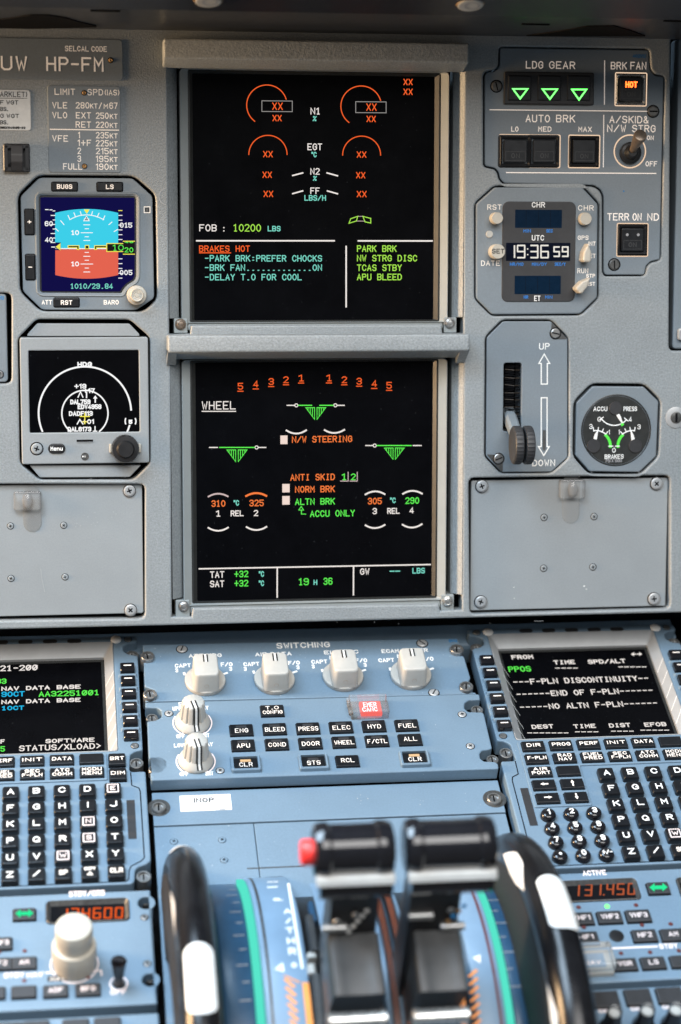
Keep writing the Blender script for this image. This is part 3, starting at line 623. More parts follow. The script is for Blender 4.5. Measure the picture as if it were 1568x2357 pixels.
placard('weight_placard', 'silver foil weight placard with black print at the left edge', 'placard', -150, 205.5, 71.4, 300, 'silver_foil', .002, .0004,
        [('ARKLET)', 0.5, 63, 223.4, 12.5), ('F WGT', 0.5, 42.4, 240.7, 10), ('BS.', 0.5, 19, 255.6, 9.6), ('G WGT', 0.5, 44, 271.8, 10), ('BS.', 0.5, 19, 286.4, 9.6), ('US5X1141035-22', -2, 59, 296.8, 5.6)], (), ulines, 'ink_black')
q = M.rect(8, 331, 69, 395.6, .002)
T = Thing('rocker_switch', 'small black rocker switch below the silver weight placard', 'switch', M, ((q[0] + q[2]) / 2, q[1], 0))
mb = MB(); b = rrect(*q, .001); i_ = inset(b, .0028); mb.loops([[(x, y, 0) for x, y in b], [(x, y, .004) for x, y in b], [(x, y, .0046) for x, y in inset(b, .0006)], [(x, y, .0046) for x, y in i_], [(x, y, .001) for x, y in i_]], 'black_plastic'); T.part('housing', mb)
r = M.rect(26, 333, 53, 393, .007); um = (r[0] + r[2]) / 2
mb = MB(xf=lambda a, b, c: (c, a, b)); vm = (r[1] + r[3]) / 2
mb.plate(rounded([(r[1], .001), (r[3], .001), (r[3], .006), (vm + .002, .0085), (vm - .003, .0085), (r[1], .0055)], .0008), r[0], r[2], 'grey_black', .0004, bottom=True); T.part('rocker', mb)

# ---- small attitude display
def oplate(T, pts, w0, w1, m, bev=.0006, name='case', r=.002):
    mb = MB(); mb.plate(rounded(M.poly(pts, w1), r), w0, w1, m, bev); return T.part(name, mb)
def pushkey(T, F, x0, y0, x1, y1, w0, w1, s=None, th=10, m='key_black', ink='legend', name='key', r=.0006, recess=.0006, yb=None, tt=None):
    q = F.rect(x0, y0, x1, y1, w1); mb = MB()
    if recess: mb.box(q[0] - recess, q[1] - recess, q[2] + recess, q[3] + recess, w0 - .0004, w0 + .0002, 'black_gap', r + recess)
    mb.box(*q, w0, w1, m, r, .0004); k = T.part(name, mb)
    if s:
        mb = MB(); lines = s.split('|'); n = len(lines); yc = (y0 + y1) / 2
        for i, l in enumerate(lines):
            a, b = (x0 + x1) / 2, (yb if yb is not None else yc + th / 2 + (i - (n - 1) / 2) * th * 1.22)
            wid = min((x1 - x0) * .86, len(l) * th * .80) if tt is None else tt
            text(mb, F, l, a - wid / 2, a + wid / 2, b, th, ink, w1 + .00012)
        T.part('legend', mb, k)
    return k
u, v = A(200, 716)
T = Thing('attitude_display', 'small square attitude display with blue sky and orange ground', 'instrument', M, (u, v, 0))
CASE = [(91, 409), (305, 410.5), (351, 452), (355, 686), (314, 714), (97, 713), (53, 670), (47.5, 452)]
scr = rounded(M.poly([(90, 450.5), (313.5, 452), (313.5, 636), (310, 645), (292, 656), (283, 668), (280, 674), (93, 673)], -.001), .0022)
mb = MB(); mb.holes(rounded(M.poly(CASE, -.0015), .002), [inset(ccw(scr), -.0004)], -.02, -.0015, 'plate_paint', .0006); T.part('case', mb)
mb = MB(); outp = inset(ccw(scr), -.0028); mb.loops([[(x, y, -.0015) for x, y in outp], [(x, y, -.0006) for x, y in inset(outp, .0006)], [(x, y, -.0008) for x, y in inset(outp, .0014)], [(x, y, -.003) for x, y in scr]], 'plate_paint', False, False); T.part('screen_surround', mb)
mb = MB(); mb.plate(inset(ccw(scr), -.0004), -.01, -.0028, 'black_plastic', 0); scp = T.part('screen', mb)
W0 = -.0026
mb = MB(); mb.fill(rounded(M.poly([(93, 454), (310, 455), (310, 633), (307, 642), (290, 653), (280, 664), (277, 671), (96, 670)], W0), .001), W0, 'glow_navy')
def curve(xl, xr, ye, yc, n=14): return [(xl + (xr - xl) * i / n, yc + (ye - yc) * (2 * i / n - 1) ** 2) for i in range(n + 1)]
w1 = W0 + .00008; w2 = W0 + .00016; w3 = W0 + .00024; w4 = W0 + .00032; w5 = W0 + .0004; w6 = W0 + .00048
mb.fill(M.poly(curve(127, 272.3, 490, 481) + [(272.3, 571), (127, 571)], w1), w1, 'glow_sky')
mb.fill(M.poly([(127.5, 574), (272.3, 574)] + curve(127.5, 272.3, 633, 641.5)[::-1], w1), w1, 'glow_ground')
line(mb, M, [(128, 572.3), (272, 572.3)], 2.2, 'glow_pure', w2)
g = 'glow_pure'
bow(mb, M, (161, 505.5), (199, 494.5), (239, 505.5), 1.8, g, w2)
for a, b in (((157, 496), (161, 505)), ((170.5, 490), (174, 499)), ((185, 487), (187.5, 495)), ((213, 487), (211, 495)), ((228, 491), (224, 499.5)), ((241.5, 497), (237.5, 506)), ((140, 508), (147.5, 517)), ((258, 511), (251, 517)), ((128, 526), (134.5, 532)), ((271, 528), (263, 533))): line(mb, M, [a, b], 1.8, g, w2)
mb.fill(M.poly([(193, 482), (206.5, 482), (200, 492.5)], w3), w3, 'glow_yellow')
mb.fill(M.poly([(191.5, 509), (207, 509), (199.5, 496.5)], w3), w3, g); mb.fill(M.poly([(194.5, 507), (204, 507), (199.5, 499)], w4), w4, 'glow_navy'); line(mb, M, [(194, 504), (205, 504)], 1.4, g, w5)
for y, h in ((517.5, 7), (526.5, 4), (535.7, 13), (545, 4), (553.5, 7), (581, 4), (590, 7), (599, 4), (607.7, 13.5), (617, 4), (626, 7)): line(mb, M, [(200 - h, y), (200 + h, y)], 1.7, g, w2)
for y in (541, 613): text(mb, M, '10', 164.4, 182.4, y, 11, g, w2, 2.2, disp=True)
for p in ([(156, 564.5), (183, 564.5), (183, 575), (176.5, 575), (176.5, 571), (156, 571)], [(217, 564.5), (246, 564.5), (246, 571), (223.5, 571), (223.5, 575), (217, 575)], [(195.5, 564), (205.5, 564), (205.5, 573.5), (195.5, 573.5)]):
    mb.fill(M.poly(p, w3), w3, 'glow_yellow'); mb.fill(inset(ccw(M.poly(p, w4)), .0005), w4, 'black_gap')
mb.fill(M.poly([(127, 558), (140, 558), (140, 576), (127, 576)], w2), w2, 'glow_navy'); mb.fill(M.poly([(139.5, 559.5), (139.5, 576.5), (128.5, 568)], w3), w3, 'glow_yellow')
mb.fill(M.poly([(245, 560.5), (283, 560.5), (283, 580), (245, 580)], w3), w3, 'black_gap'); line(mb, M, [(283, 560.5), (246, 560.5), (246, 579), (283, 579)], 1.9, 'glow_yellow', w4)
mb.fill(M.poly([(283.5, 555), (310, 555), (310, 585), (283.5, 585)], w3), w3, 'black_gap'); line(mb, M, [(310, 555.3), (284, 555.3)], 1.9, 'glow_yellow', w4); line(mb, M, [(310, 585), (284, 585)], 1.9, 'glow_yellow', w4)
text(mb, M, '10', 260, 285, 577, 14, 'glow_green', w5, 1.7, disp=True); text(mb, M, '20', 287, 307, 581, 11.5, 'glow_green', w6, 1.8, disp=True); text(mb, M, '40', 287, 307, 559.5, 4, 'glow_green', w5, 1.5)
text(mb, M, '60', 103.5, 122, 520.5, 11.5, g, w2, 2, disp=True); text(mb, M, '40', 104, 122, 557.5, 11.5, g, w2, 2); text(mb, M, '015', 276, 304.5, 524, 11.5, g, w2, 2, disp=True); text(mb, M, '005', 276, 304.8, 633, 11.5, g, w2, 2)
for i in range(9): y = 485.5 + i * 10.4; line(mb, M, [((118 if i % 2 else 122.5), y), (126.5, y)], 1.9, g, w2)
line(mb, M, [(119, 568.5), (126.5, 568.5)], 1.9, g, w2); line(mb, M, [(105, 482.5), (111.5, 482.5)], 1.8, g, w2); line(mb, M, [(115, 483), (120, 483)], 1.8, g, w2)
for i in range(15):
    y = 484.7 + i * 11.1
    if not 553 < y < 587: line(mb, M, [(273.5, y), (281 if i % 5 != 2 or i == 2 else 281, y)], 1.8, g if i else 'glow_yellow', w2)
text(mb, M, '1010/29.84', 162.4, 260, 664.6, 12, 'glow_cyan', w2, 1.9, disp=True, mono=True)
T.part('screen_graphics', mb, scp)
wk = -.0012
for x0, y0, x1, y1, s, th in ((120, 420, 178, 439, 'BUGS', 10.5), (224, 420.4, 282, 439.4, 'LS', 10.5), (58, 482, 78, 539.6, '+', 9), (60, 586, 80, 643.6, '-', 9), (125, 686.8, 182, 706, 'RST', 10.5)):
    pushkey(T, M, x0, y0, x1, y1, -.0015, -.0004, s, th, name='key', tt=(len(s) * 8.8 if len(s) > 1 else 9))
mb = MB(); text(mb, M, 'ATT', 96.3, 120, 701, 10.5, 'legend_dim', -.0014); text(mb, M, 'BARO', 239, 273.6, 701, 10.5, 'legend_dim', -.0014); T.part('lettering', mb)
mb = MB(); line(mb, M, [(332, 476), (345.5, 476), (345.5, 489.5), (332, 489.5)], 2, 'legend_dim', -.0013, True); q = M.rect(334, 478, 343.5, 487.5, -.0013); mb.box(*q, -.0015, -.0013, 'ink_black'); q = M.rect(336.5, 480, 341, 486, -.0012); mb.box(*q, -.0014, -.0011, 'dark_steel'); T.part('light_sensor', mb)
mb = MB(); w = .007; u, v = A(315.5, 679.5, w); k = M.mpp(315, 680)[0]
mb.lathe(u, v, [(22.6 * k, -.0012), (22.6 * k, .0045), (21.5 * k, .0055), (15.5 * k, .0058), (14.6 * k, .0062), (14.6 * k, .0095), (13.6 * k, .0102), (9 * k, .0098), (8.5 * k, .0102), (5 * k, .0099), (4.6 * k, .0104), (.5 * k, .0104)], 'cream_plastic', 40); T.part('knob', mb, smooth=True, ang=30)

# ---- small navigation display with rings
u, v = A(195, 1102)
T = Thing('navigation_display', 'small grey navigation display showing white range rings under HDG', 'instrument', M, (u, v, 0))
oplate(T, [(86, 744.5), (298, 745), (321, 769), (321, 774), (63, 774), (63, 770)], -.02, -.0015, 'plate_paint_pale', .0005, 'upper_filler', .0008)
oplate(T, [(68, 1071), (325, 1070.7), (299, 1098), (92, 1099.3)], -.02, -.0015, 'plate_paint_pale', .0005, 'lower_filler', .0008)
q = M.rect(48, 776.3, 342.5, 1067, .0015); win = M.rect(67.3, 806.6, 320.7, 995, .0015)
mb = MB(); mb.holes(rrect(*q, .0015), [rrect(*win, .0008)], -.02, .0015, 'plate_paint_pale', .0007); T.part('case', mb)
mb = MB(); mb.box(win[0] - .0005, win[1] - .0005, win[2] + .0005, win[3] + .0005, -.01, .0004, 'screen_glass'); scp = T.part('screen', mb)
mb = MB(); w = .0005; g = 'glow_pure'
arc(mb, M, 195.7, 950.5, 106.6, 4, 205.5 - 2.5, 4, g, w, 60); arc(mb, M, 195.7, 950.5, 106.6, -16, -25, 4, g, w, 6)
arc(mb, M, 195.7, 951.5, 53.2, -51, 231, 3.2, g, w, 48)
text(mb, M, 'HDG', 178.5, 212, 844, 11, g, w + .0001, 3)
for s, x0, x1, yb in (('+19', 171.6, 199, 894.5), ('+17', 192.7, 218.5, 904.8), ('DAL759', 162, 208.6, 930.5), ('EDV4958', 179, 233.8, 941.7), ('DADF113', 159, 214, 957.3), ('+01', 190, 216.6, 976), ('DAL6173', 156, 210.6, 993.4)):
    text(mb, M, s, x0, x1, yb, 11, g, w + .0001 + (yb - 890) * 2e-6, 2.6)
line(mb, M, [(180, 914), (185.5, 902), (191, 914)], 2.6, g, w + .0004); line(mb, M, [(199.5, 915), (199.5, 903)], 3, g, w + .0004)
for x, y in ((219.5, 913.5),): line(mb, M, [(x, y + 12), (x, y)], 3, g, w + .0005); mb.fill(M.poly([(x - 5, y + 4), (x + 5, y + 4), (x, y - 3.5)], w + .0006), w + .0006, g)
line(mb, M, [(219, 982), (219, 992)], 2.6, g, w + .0005); line(mb, M, [(215, 992.5), (223, 992.5)], 2.4, g, w + .0006)
line(mb, M, [(178, 976), (184, 965.5), (191, 976)], 2.6, g, w + .0004)
text(mb, M, '(', 287, 291, 977, 15, g, w + .0001, 3); text(mb, M, '5', 296.5, 305, 976, 10, g, w + .0001, 3); text(mb, M, ')', 310.5, 314.7, 977, 15, g, w + .0001, 3)
for p, t in (([(195.5, 951), (195.5, 975)], 2.4), ([(185, 958.5), (206, 958.5)], 2.4), ([(190, 971), (201, 971)], 2.2)): line(mb, M, p, t, 'glow_yellow', w + .0007 + t * 1e-5)
T.part('screen_graphics', mb, scp)
screw(T, M, 84.8, 1032.7, 14, .0016, 'cross', 70, 'plate_paint_pale')
pushkey(T, M, 112, 1022.6, 149.8, 1043.4, .0015, .0028, None, name='menu_key', r=.0029, m='black_plastic', recess=.0003)
k_ = T.o.children[-1]; mb = MB(); text(mb, M, 'Menu', 116.5, 144.5, 1037.2, 9.5, 'legend_white', .0030, 1.7); T.part('legend', mb, k_)
mb = MB(); q = M.rect(176.5, 1012, 214.5, 1017, .0016); mb.box(q[0], q[1], q[2], q[3], .0013, .00165, 'black_gap'); mb.box(q[0], q[1] - .0004, q[2], q[1], .0013, .0020, 'plate_paint_pale'); T.part('card_slot', mb)
mb = MB(); u, v = A(196, 1050.7, .0016); k = M.mpp(196, 1050)[0]; mb.lathe(u, v, [(9 * k, .0014), (9 * k, .0019), (7.4 * k, .0019), (6.6 * k, .0016)], 'dark_steel', 20); mb.box(u - .0006, v - .0006, u + .0006, v + .0006, .0017, .0022, 'silver_foil'); mb.box(u - .0018, v - .0005, u - .001, v + .0005, .0017, .0021, 'white_paint'); T.part('light_sensor', mb, smooth=True, ang=30)
w = .014; u, v = A(289, 1033.2, w * .6); k = M.mpp(289, 1033)[0]
mb = MB(); mb.lathe(u, v, [(31.5 * k, .0016), (31.5 * k, .010), (30 * k, .0118), (21 * k, .012), (19.5 * k, .0126), (18 * k, .0138), (17 * k, .0142), (1 * k, .0142)], 'black_plastic', 60, flute=(2, .02)); T.part('knob', mb, smooth=True, ang=25)
for s in (-1, 1): mb = MB(); mb.box(u + s * 33.5 * k - 2.6 * k, v - 10 * k, u + s * 33.5 * k + 2.6 * k, v + 10 * k, .0012, .004, 'cream_plastic', .0005, .0003); T.part('knob_lug', mb)

# ---- neighbouring display cases that poke in at both edges
q = M.rect(-400, 676, 16.5, 881, -.002)
T = Thing('captain_display_case', 'corner of a grey display case at the left edge beside the small attitude display', 'display', M, (q[2] - .03, q[1], 0))
mb = MB(); mb.box(q[0], q[1], q[2], q[3], -.02, -.002, 'plate_paint', .0025, .0008); T.part('case', mb)
screw(T, M, 0, 862, 8.5, -.0018, 'slot', 80)
mb = MB(); text(mb, M, 'VU', -2, 9, 690, 9, 'ink_blue', -.0019); T.part('ink_mark', mb)
q = M.rect(1556, 90, 1900, 802, -.002)
T = Thing('first_officer_display_case', 'grey edge of a tall display case along the right side of the panel', 'display', M, (q[0] + .03, q[1], 0))
mb = MB(); mb.box(q[0], q[1], q[2], q[3], -.02, -.002, 'plate_paint', .0025, .0012); T.part('case', mb)
mb = MB(); q = M.rect(1561, 756, 1590, 783, .001); mb.box(*q, -.002, .0015, 'silver_paint', .002, .0008); T.part('latch', mb)

# ---- blank covers at the bottom with their clear clips
def blank_cover(label, x0, y0, x1, y1, big, small, w=-.004):
    q = M.rect(x0, y0, x1, y1, w); T = Thing('blank_cover', label, 'cover plate', M, ((q[0] + q[2]) / 2, q[1], w), 'blank cover plates at the foot of the panel')
    mb = MB(); mb.box(*q, -.012, w, 'plate_paint_pale', .0012, .0006); T.part('plate', mb)
    for i, (x, y) in enumerate(big):
        screw(T, M, x, y, 13.5, w + .0009, 'cross', 20 + i * 25, 'silver_paint')
        mb = MB(); u, v = M.at(x, y, w); k = M.mpp(x, y)[0]; mb.lathe(u, v, [(15.5 * k, w), (15.2 * k, w + .0007), (13.5 * k, w + .001), (1 * k, w + .0009)], 'silver_paint', 24); T.part('cup_washer', mb, smooth=True)
    for i, (x, y) in enumerate(small): screw(T, M, x, y, 7.5, w + .00005, 'cross', 10 + i * 31, 'plate_paint_pale')
    return T
CL = blank_cover('left blank grey cover plate below the navigation display with scratches', -320, 1117, 329, 1419, ((298, 1129.5), (300.6, 1404)), ((24.4, 1210.7), (147, 1209), (25.7, 1331.5), (150, 1328)))
mb = MB(); w = -.0039
line(mb, M, [(94, 1310), (97, 1334), (103, 1362)], 1.6, 'silver_paint', w)
for i in range(26):
    x, y = random.uniform(160, 275), random.uniform(1176, 1216); u, v = M.at(x, y, w); r = random.uniform(.0002, .0006); mb.fill([(u + r * random.uniform(.5, 1.3) * math.cos(a), v + r * random.uniform(.4, 1.2) * math.sin(a)) for a in (0, 1, 2, 3, 4, 5)], w + i * 1e-6, 'silver_paint')
CL.part('scratch', mb)
CRR = blank_cover('right blank grey cover plate below the gear lever and the brake gauge', 1084, 1103, 1535, 1400, ((1109, 1119), (1511, 1113), (1106.5, 1385), (1505, 1378)), ((1252.5, 1191), (1367.4, 1189), (1251.6, 1308), (1364.8, 1305)))
mb = MB()
for i, (x, y, r) in enumerate(((1345, 1349, 1.6), (1183, 1352, .9), (1184, 1377, .8), (1350, 1356, 1.1))):
    u, v = M.at(x, y, w); k = r * .0005; mb.fill([(u + k * math.cos(a), v + k * .6 * math.sin(a)) for a in (0, 1, 2, 3, 4, 5)], w, 'white_paint')
CRR.part('paint_chip', mb)
def clip(label, x0, y0, x1, y1, tx0, ty1, tx1):
    w = -.004; q = M.rect(x0, y0, x1, y1, .0); t = M.rect(tx0, y0 - 12, tx1, ty1, w)
    T = Thing('plastic_clip', label, 'clip', M, ((q[0] + q[2]) / 2, q[1], w), 'clear plastic clips on the blank covers')
    mb = MB(); mb.box(t[0], t[1], t[2], t[3], w + .0001, w + .0005, 'clear_plastic', min((t[2] - t[0]) / 2, .006), .0001, bottom=True); T.part('tab', mb)
    mb = MB(); p = rrect(*q, .0016); mb.plate(p, w + .0006, w + .0042, 'clear_plastic', .001, bottom=True); b = T.part('clip_body', mb)
    mb = MB(); uc, vc = (q[0] + q[2]) / 2, (q[1] + q[3]) / 2; h = (q[3] - q[1])
    mb.lathe(uc, vc, [(h * .28, w + .0043), (h * .26, w + .006), (h * .14, w + .0072), (h * .02, w + .0074)], 'clear_plastic', 20, ry=1.5); T.part('clip_boss', mb, b, smooth=True)
clip('clear plastic clip with rounded tab on the left blank cover', 31.5, 1131, 95.5, 1175, 53.5, 1224, 95)
clip('clear plastic clip at the top middle of the right blank cover', 1289, 1104, 1348.5, 1148, 1294, 1204, 1333.5)

# ================================================================== RIGHT SIDE OF THE PANEL
wp = -.0012; wl = wp + .00012
u, v = A(1322, 632)
T = Thing('gear_brake_panel', 'grey landing gear and brake switch panel with three green triangle lights', 'control panel', M, (u, v, 0))
oplate(T, GEARP, -.02, wp, 'plate_paint', .0007, 'plate', .0015)
mb = MB()
for s, a, b, y, h in (('LDG', 1210.5, 1250.5, 158, 17.5), ('GEAR', 1264, 1324, 158.7, 17.5), ('BRK', 1406, 1443, 160, 17.5), ('FAN', 1451, 1488, 160, 17.5), ('AUTO', 1210, 1266, 281.5, 17.5), ('BRK', 1280, 1324, 281.8, 17.5), ('A/SKID&', 1403, 1493, 283.7, 17),
                      ('N/W', 1397.5, 1441, 304, 17), ('STRG', 1455, 1509, 304.5, 17), ('LO', 1177, 1193.6, 303, 12), ('MED', 1239, 1269.4, 303, 12), ('MAX', 1331.4, 1362.4, 303.6, 12), ('ON', 1489, 1505, 322.5, 10.8), ('OFF', 1486, 1513, 383, 12), ('TERR', 1398, 1448, 507.6, 17), ('ON', 1456, 1477, 507.8, 17), ('ND', 1490, 1516.6, 508, 17)):
    text(mb, M, s, a, b, y, h, 'legend', wl, 2.4 if h > 14 else 1.9)
for p in ([(1392, 140), (1391.5, 240)], [(1128, 252.6), (1489, 256.2)], [(1390, 265.5), (1389, 384)], [(1166, 397.2), (1510, 399.2)]): line(mb, M, p, 2.2, 'legend', wl)
T.part('lettering', mb)
mb = MB(); text(mb, M, '402VU', 1456, 1486, 133, 8, 'ink_blue', wl, 1.8); u, v = A(1436, 440, wl); mb.fill(circ(u, v, .0006, 8), wl, 'ink_blue'); T.part('ink_stamp', mb)
# landing gear lights
q = M.rect(1161, 166, 1367.7, 241, .001); mb = MB(); mb.box(q[0], q[1], q[2], q[3], wp, .0012, 'black_plastic', .0012, .0006); hs = T.part('light_housing', mb)
for x0, tri in ((1165.5, ((1181, 204.7), (1214.5, 204.7), (1197.5, 227))), (1234, ((1249, 205.3), (1283, 205.3), (1266, 228))), (1301.5, ((1316.6, 206), (1350, 206), (1333, 229.5)))):
    q = M.rect(x0 + 4, 173.5, x0 + 58, 232, .0016); mb = MB(); mb.box(*q, .0010, .0020, 'key_black', .001, .0008); l = T.part('gear_light', mb, hs)
    mb = MB(); line(mb, M, tri, 3.4, 'glow_signal', .0022, True); T.part('green_triangle', mb)
def pbutton(x0, y0, x1, y1, bx0, by0, bx1, by1, up, lo, frame='glow_ring', silver=False, dots=False):
    q = M.rect(x0, y0, x1, y1, wp); mb = MB(); f = rrect(*q, .0012)
    mb.strip(inset(f, .0004), .0007, wl, frame, True); T.part('frame_light', mb)
    mb = MB(); mb.plate(inset(f, .0007), wp - .001, wp + .0001, 'black_gap'); w_ = T.part('well', mb)
    b = M.rect(bx0, by0, bx1, by1, .0018)
    mb = MB(); bb = rrect(b[0] - .0022, b[1] - .0022, b[2] + .0022, b[3] + .0022, .0012); mb.loops([[(x, y, wp) for x, y in bb], [(x, y, .0006) for x, y in bb], [(x, y, .001) for x, y in inset(bb, .0005)], [(x, y, .0001) for x, y in inset(bb, .0018)]], 'bright_steel' if silver else 'black_plastic', False, False); T.part('guard_frame', mb)
    mb = MB(); mb.box(*b, wp, .0018, 'key_black', .0008, .0005); k = T.part('push_button', mb)
    mb = MB(); c = ((b[0] + b[2]) / 2, (b[1] + b[3]) / 2); hx, hy = (b[2] - b[0]) / 2, (b[3] - b[1]) / 2; w = .00192
    fr = [(c[0] - hx * .80, c[1] - hy * .80), (c[0] + hx * .80, c[1] - hy * .80), (c[0] + hx * .80, c[1] - hy * .05), (c[0] - hx * .80, c[1] - hy * .05)]
    mb.strip(fr, .00022, w, 'legend_grey', True); glyphs(mb, lo, c[0], c[1] - hy * .62, hx * .72, hy * .40, .0004, w + .0001, 'legend_grey')
    if dots:
        for s in (-1, 1): mb.fill(circ(c[0] + s * hx * .5, c[1] + hy * .45, hx * .13, 10), w, 'ink_grey')
    T.part('legend', mb, k)
    if up:
        mb = MB(); glyphs(mb, up, c[0], c[1] + hy * .13, hx * 1.05, hy * .52, .00082, .0021, 'glow_red'); T.part('lit_word', mb, k)
pbutton(1415, 166.5, 1489.6, 245, 1427, 178, 1479.4, 232.6, 'HOT', 'ON', silver=True)
# double frame for LO and MED, single for MAX, one for terrain
q = M.rect(1148, 309, 1290.5, 386.7, wp); mb = MB(); f = rrect(*q, .0012); mb.strip(inset(f, .0004), .0007, wl, 'glow_ring', True); T.part('frame_light', mb)
def plain(bx0, by0, bx1, by1):
    b = M.rect(bx0, by0, bx1, by1, .0018); mb = MB(); bb = rrect(b[0] - .0024, b[1] - .0024, b[2] + .0024, b[3] + .0024, .0008)
    mb.loops([[(x, y, wp - .001) for x, y in inset(bb, -.0010)], [(x, y, wp + .0002) for x, y in inset(bb, -.0010)], [(x, y, wp + .0002) for x, y in bb], [(x, y, .0006) for x, y in bb], [(x, y, .001) for x, y in inset(bb, .0005)], [(x, y, .0001) for x, y in inset(bb, .0018)]], 'black_plastic', False, False); T.part('guard_frame', mb)
    mb = MB(); mb.box(*b, wp, .0018, 'key_black', .0008, .0005); k = T.part('push_button', mb)
    mb = MB(); c = ((b[0] + b[2]) / 2, (b[1] + b[3]) / 2); hx, hy = (b[2] - b[0]) / 2, (b[3] - b[1]) / 2; w = .00192
    mb.strip([(c[0] - hx * .85, c[1] - hy * .85), (c[0] + hx * .85, c[1] - hy * .85), (c[0] + hx * .85, c[1] - hy * .05), (c[0] - hx * .85, c[1] - hy * .05)], .00022, w, 'legend_grey', True); glyphs(mb, 'ON', c[0], c[1] - hy * .62, hx * .72, hy * .42, .0004, w + .0001, 'legend_grey'); T.part('legend', mb, k)
plain(1160, 321.5, 1213.5, 374); plain(1227.5, 321.5, 1279, 374)
pbutton(1307.6, 310, 1381.7, 387.6, 1319, 321.5, 1371, 375, None, 'ON'); pbutton(1419, 513, 1492.7, 591.3, 1431, 525.8, 1481.8, 578.5, None, 'ON', dots=True)
for x, y, a in ((1143, 198.5, 105), (1503.5, 256.4, 0), (1414, 609, 92)): screw(T, M, x, y, 13, wp, 'slot', a, 'dark_steel')
# anti-skid toggle
u, v = A(1450, 348.5, wp); k = M.mpp(1450, 348)[0]; mb = MB(); mb.strip(circ(u, v, 36 * k, 36), 3.0 * k, wl, 'glow_ring', True, 0); T.part('ring_light', mb)
mb = MB(); mb.lathe(u, v, [(34.5 * k, wp + .0001), (33 * k, wp - .0001), (30 * k, wp - .0005)], 'black_gap', 36); T.part('well', mb)
mb = MB(); mb.lathe(u, v - .001, [(24 * k, wp - .0004), (24 * k, .0016), (21 * k, .0022), (16 * k, .0024), (13 * k, .005), (9 * k, .006)], 'black_plastic', 6 * 4); tb = T.part('toggle_nut', mb, smooth=True, ang=30)
tip = A(1476, 310, .023); mb = MB(); a = Vector((u, v - .0005, .003)); b = Vector((tip[0], tip[1], .022)); d = (b - a)
mb.tube([a, a + d * .3, a + d * .55, a + d * .9, a + d * .985, b], [.0022, .0026, .0034, .0044, .0042, .0036], 'bronze', 20); T.part('toggle_lever', mb, smooth=True, ang=35)
mb = MB(); q = A(1452, 360, .003); mb.box(q[0] - .0018, q[1] - .0014, q[0] + .0018, q[1] + .0012, .002, .0036, 'bright_steel', .0004, .0003); T.part('lock_tab', mb)

# ---- clock
u, v = A(1235, 723)
T = Thing('clock', 'octagonal grey cockpit clock reading 19:36 59 on a dark face', 'clock', M, (u, v, 0))
oplate(T, CLOCKP, -.02, .0005, 'plate_paint', .001, 'case', .0015)
q = M.rect(1156, 464, 1324.6, 694.6, .001); mb = MB(); mb.box(*q, 0, .0012, 'grey_black', .0042, .0005); fc = T.part('face', mb)
for x0, y0, x1, y1, m in ((1186, 482.8, 1293.6, 524.6, 'lcd_blue'), (1165, 559, 1312.8, 600.6, 'lcd_dark'), (1184.8, 634.7, 1291, 676.9, 'lcd_blue')):
    mb = MB(); q = M.rect(x0, y0, x1, y1, .0013); mb.box(*q, .001, .0013, m, .0004); T.part('digit_window', mb, fc)
    if m == 'lcd_blue':
        mb = MB()
        for i in range(1, 4): xx = q[0] + (q[2] - q[0]) * (.235 + .26 * (i - 1)); mb.box(xx - .0001, q[1] + .0006, xx + .0001, q[3] - .0006, .0012, .00135, 'black_gap')
        T.part('digit_divider', mb, fc)
SEG = {'0': 'abcdef', '1': 'bc', '2': 'abged', '3': 'abgcd', '4': 'fgbc', '5': 'afgcd', '6': 'afgedc', '7': 'abc', '8': 'abcdefg', '9': 'abcdfg'}
def sevenseg(mb, F, s, x0, y0, x1, y1, t, m, w, slant=0.0):
    k = F.mpp(x0, y0, w)[0]; t = t
    L = {'a': ((0, 0), (1, 0)), 'b': ((1, 0), (1, .5)), 'c': ((1, .5), (1, 1)), 'd': ((0, 1), (1, 1)), 'e': ((0, .5), (0, 1)), 'f': ((0, 0), (0, .5)), 'g': ((0, .5), (1, .5))}
    for i, c in enumerate(SEG[s]):
        (ax, ay), (bx, by) = L[c]; g = .06
        if ay == by: ax, bx = ax + .05, bx - .05
        else: ay, by = ay + g * .7, by - g * .7
        P_ = [(x0 + (x1 - x0) * xx + slant * (1 - yy) * (y1 - y0), y0 + (y1 - y0) * yy) for xx, yy in ((ax, ay), (bx, by))]
        line(mb, F, P_, t, m, w + i * 2e-5)
mb = MB(); g = 'glow_clock'
for s, x0, x1, y0, y1 in (('1', 1176, 1184.5, 565, 593), ('9', 1191.5, 1208, 565, 593), ('3', 1222, 1238, 565, 593), ('6', 1245.5, 1262, 565, 593), ('5', 1275.5, 1287.5, 568.5, 590), ('9', 1295, 1307.5, 568.5, 590)): sevenseg(mb, M, s, x0, y0, x1, y1, 3.4, g, .0014)
for y in (573, 586): mb.fill(circ(*A(1214.8, y, .0014), .0005, 8), .0014, g)
T.part('digits', mb, fc)
mb = MB()
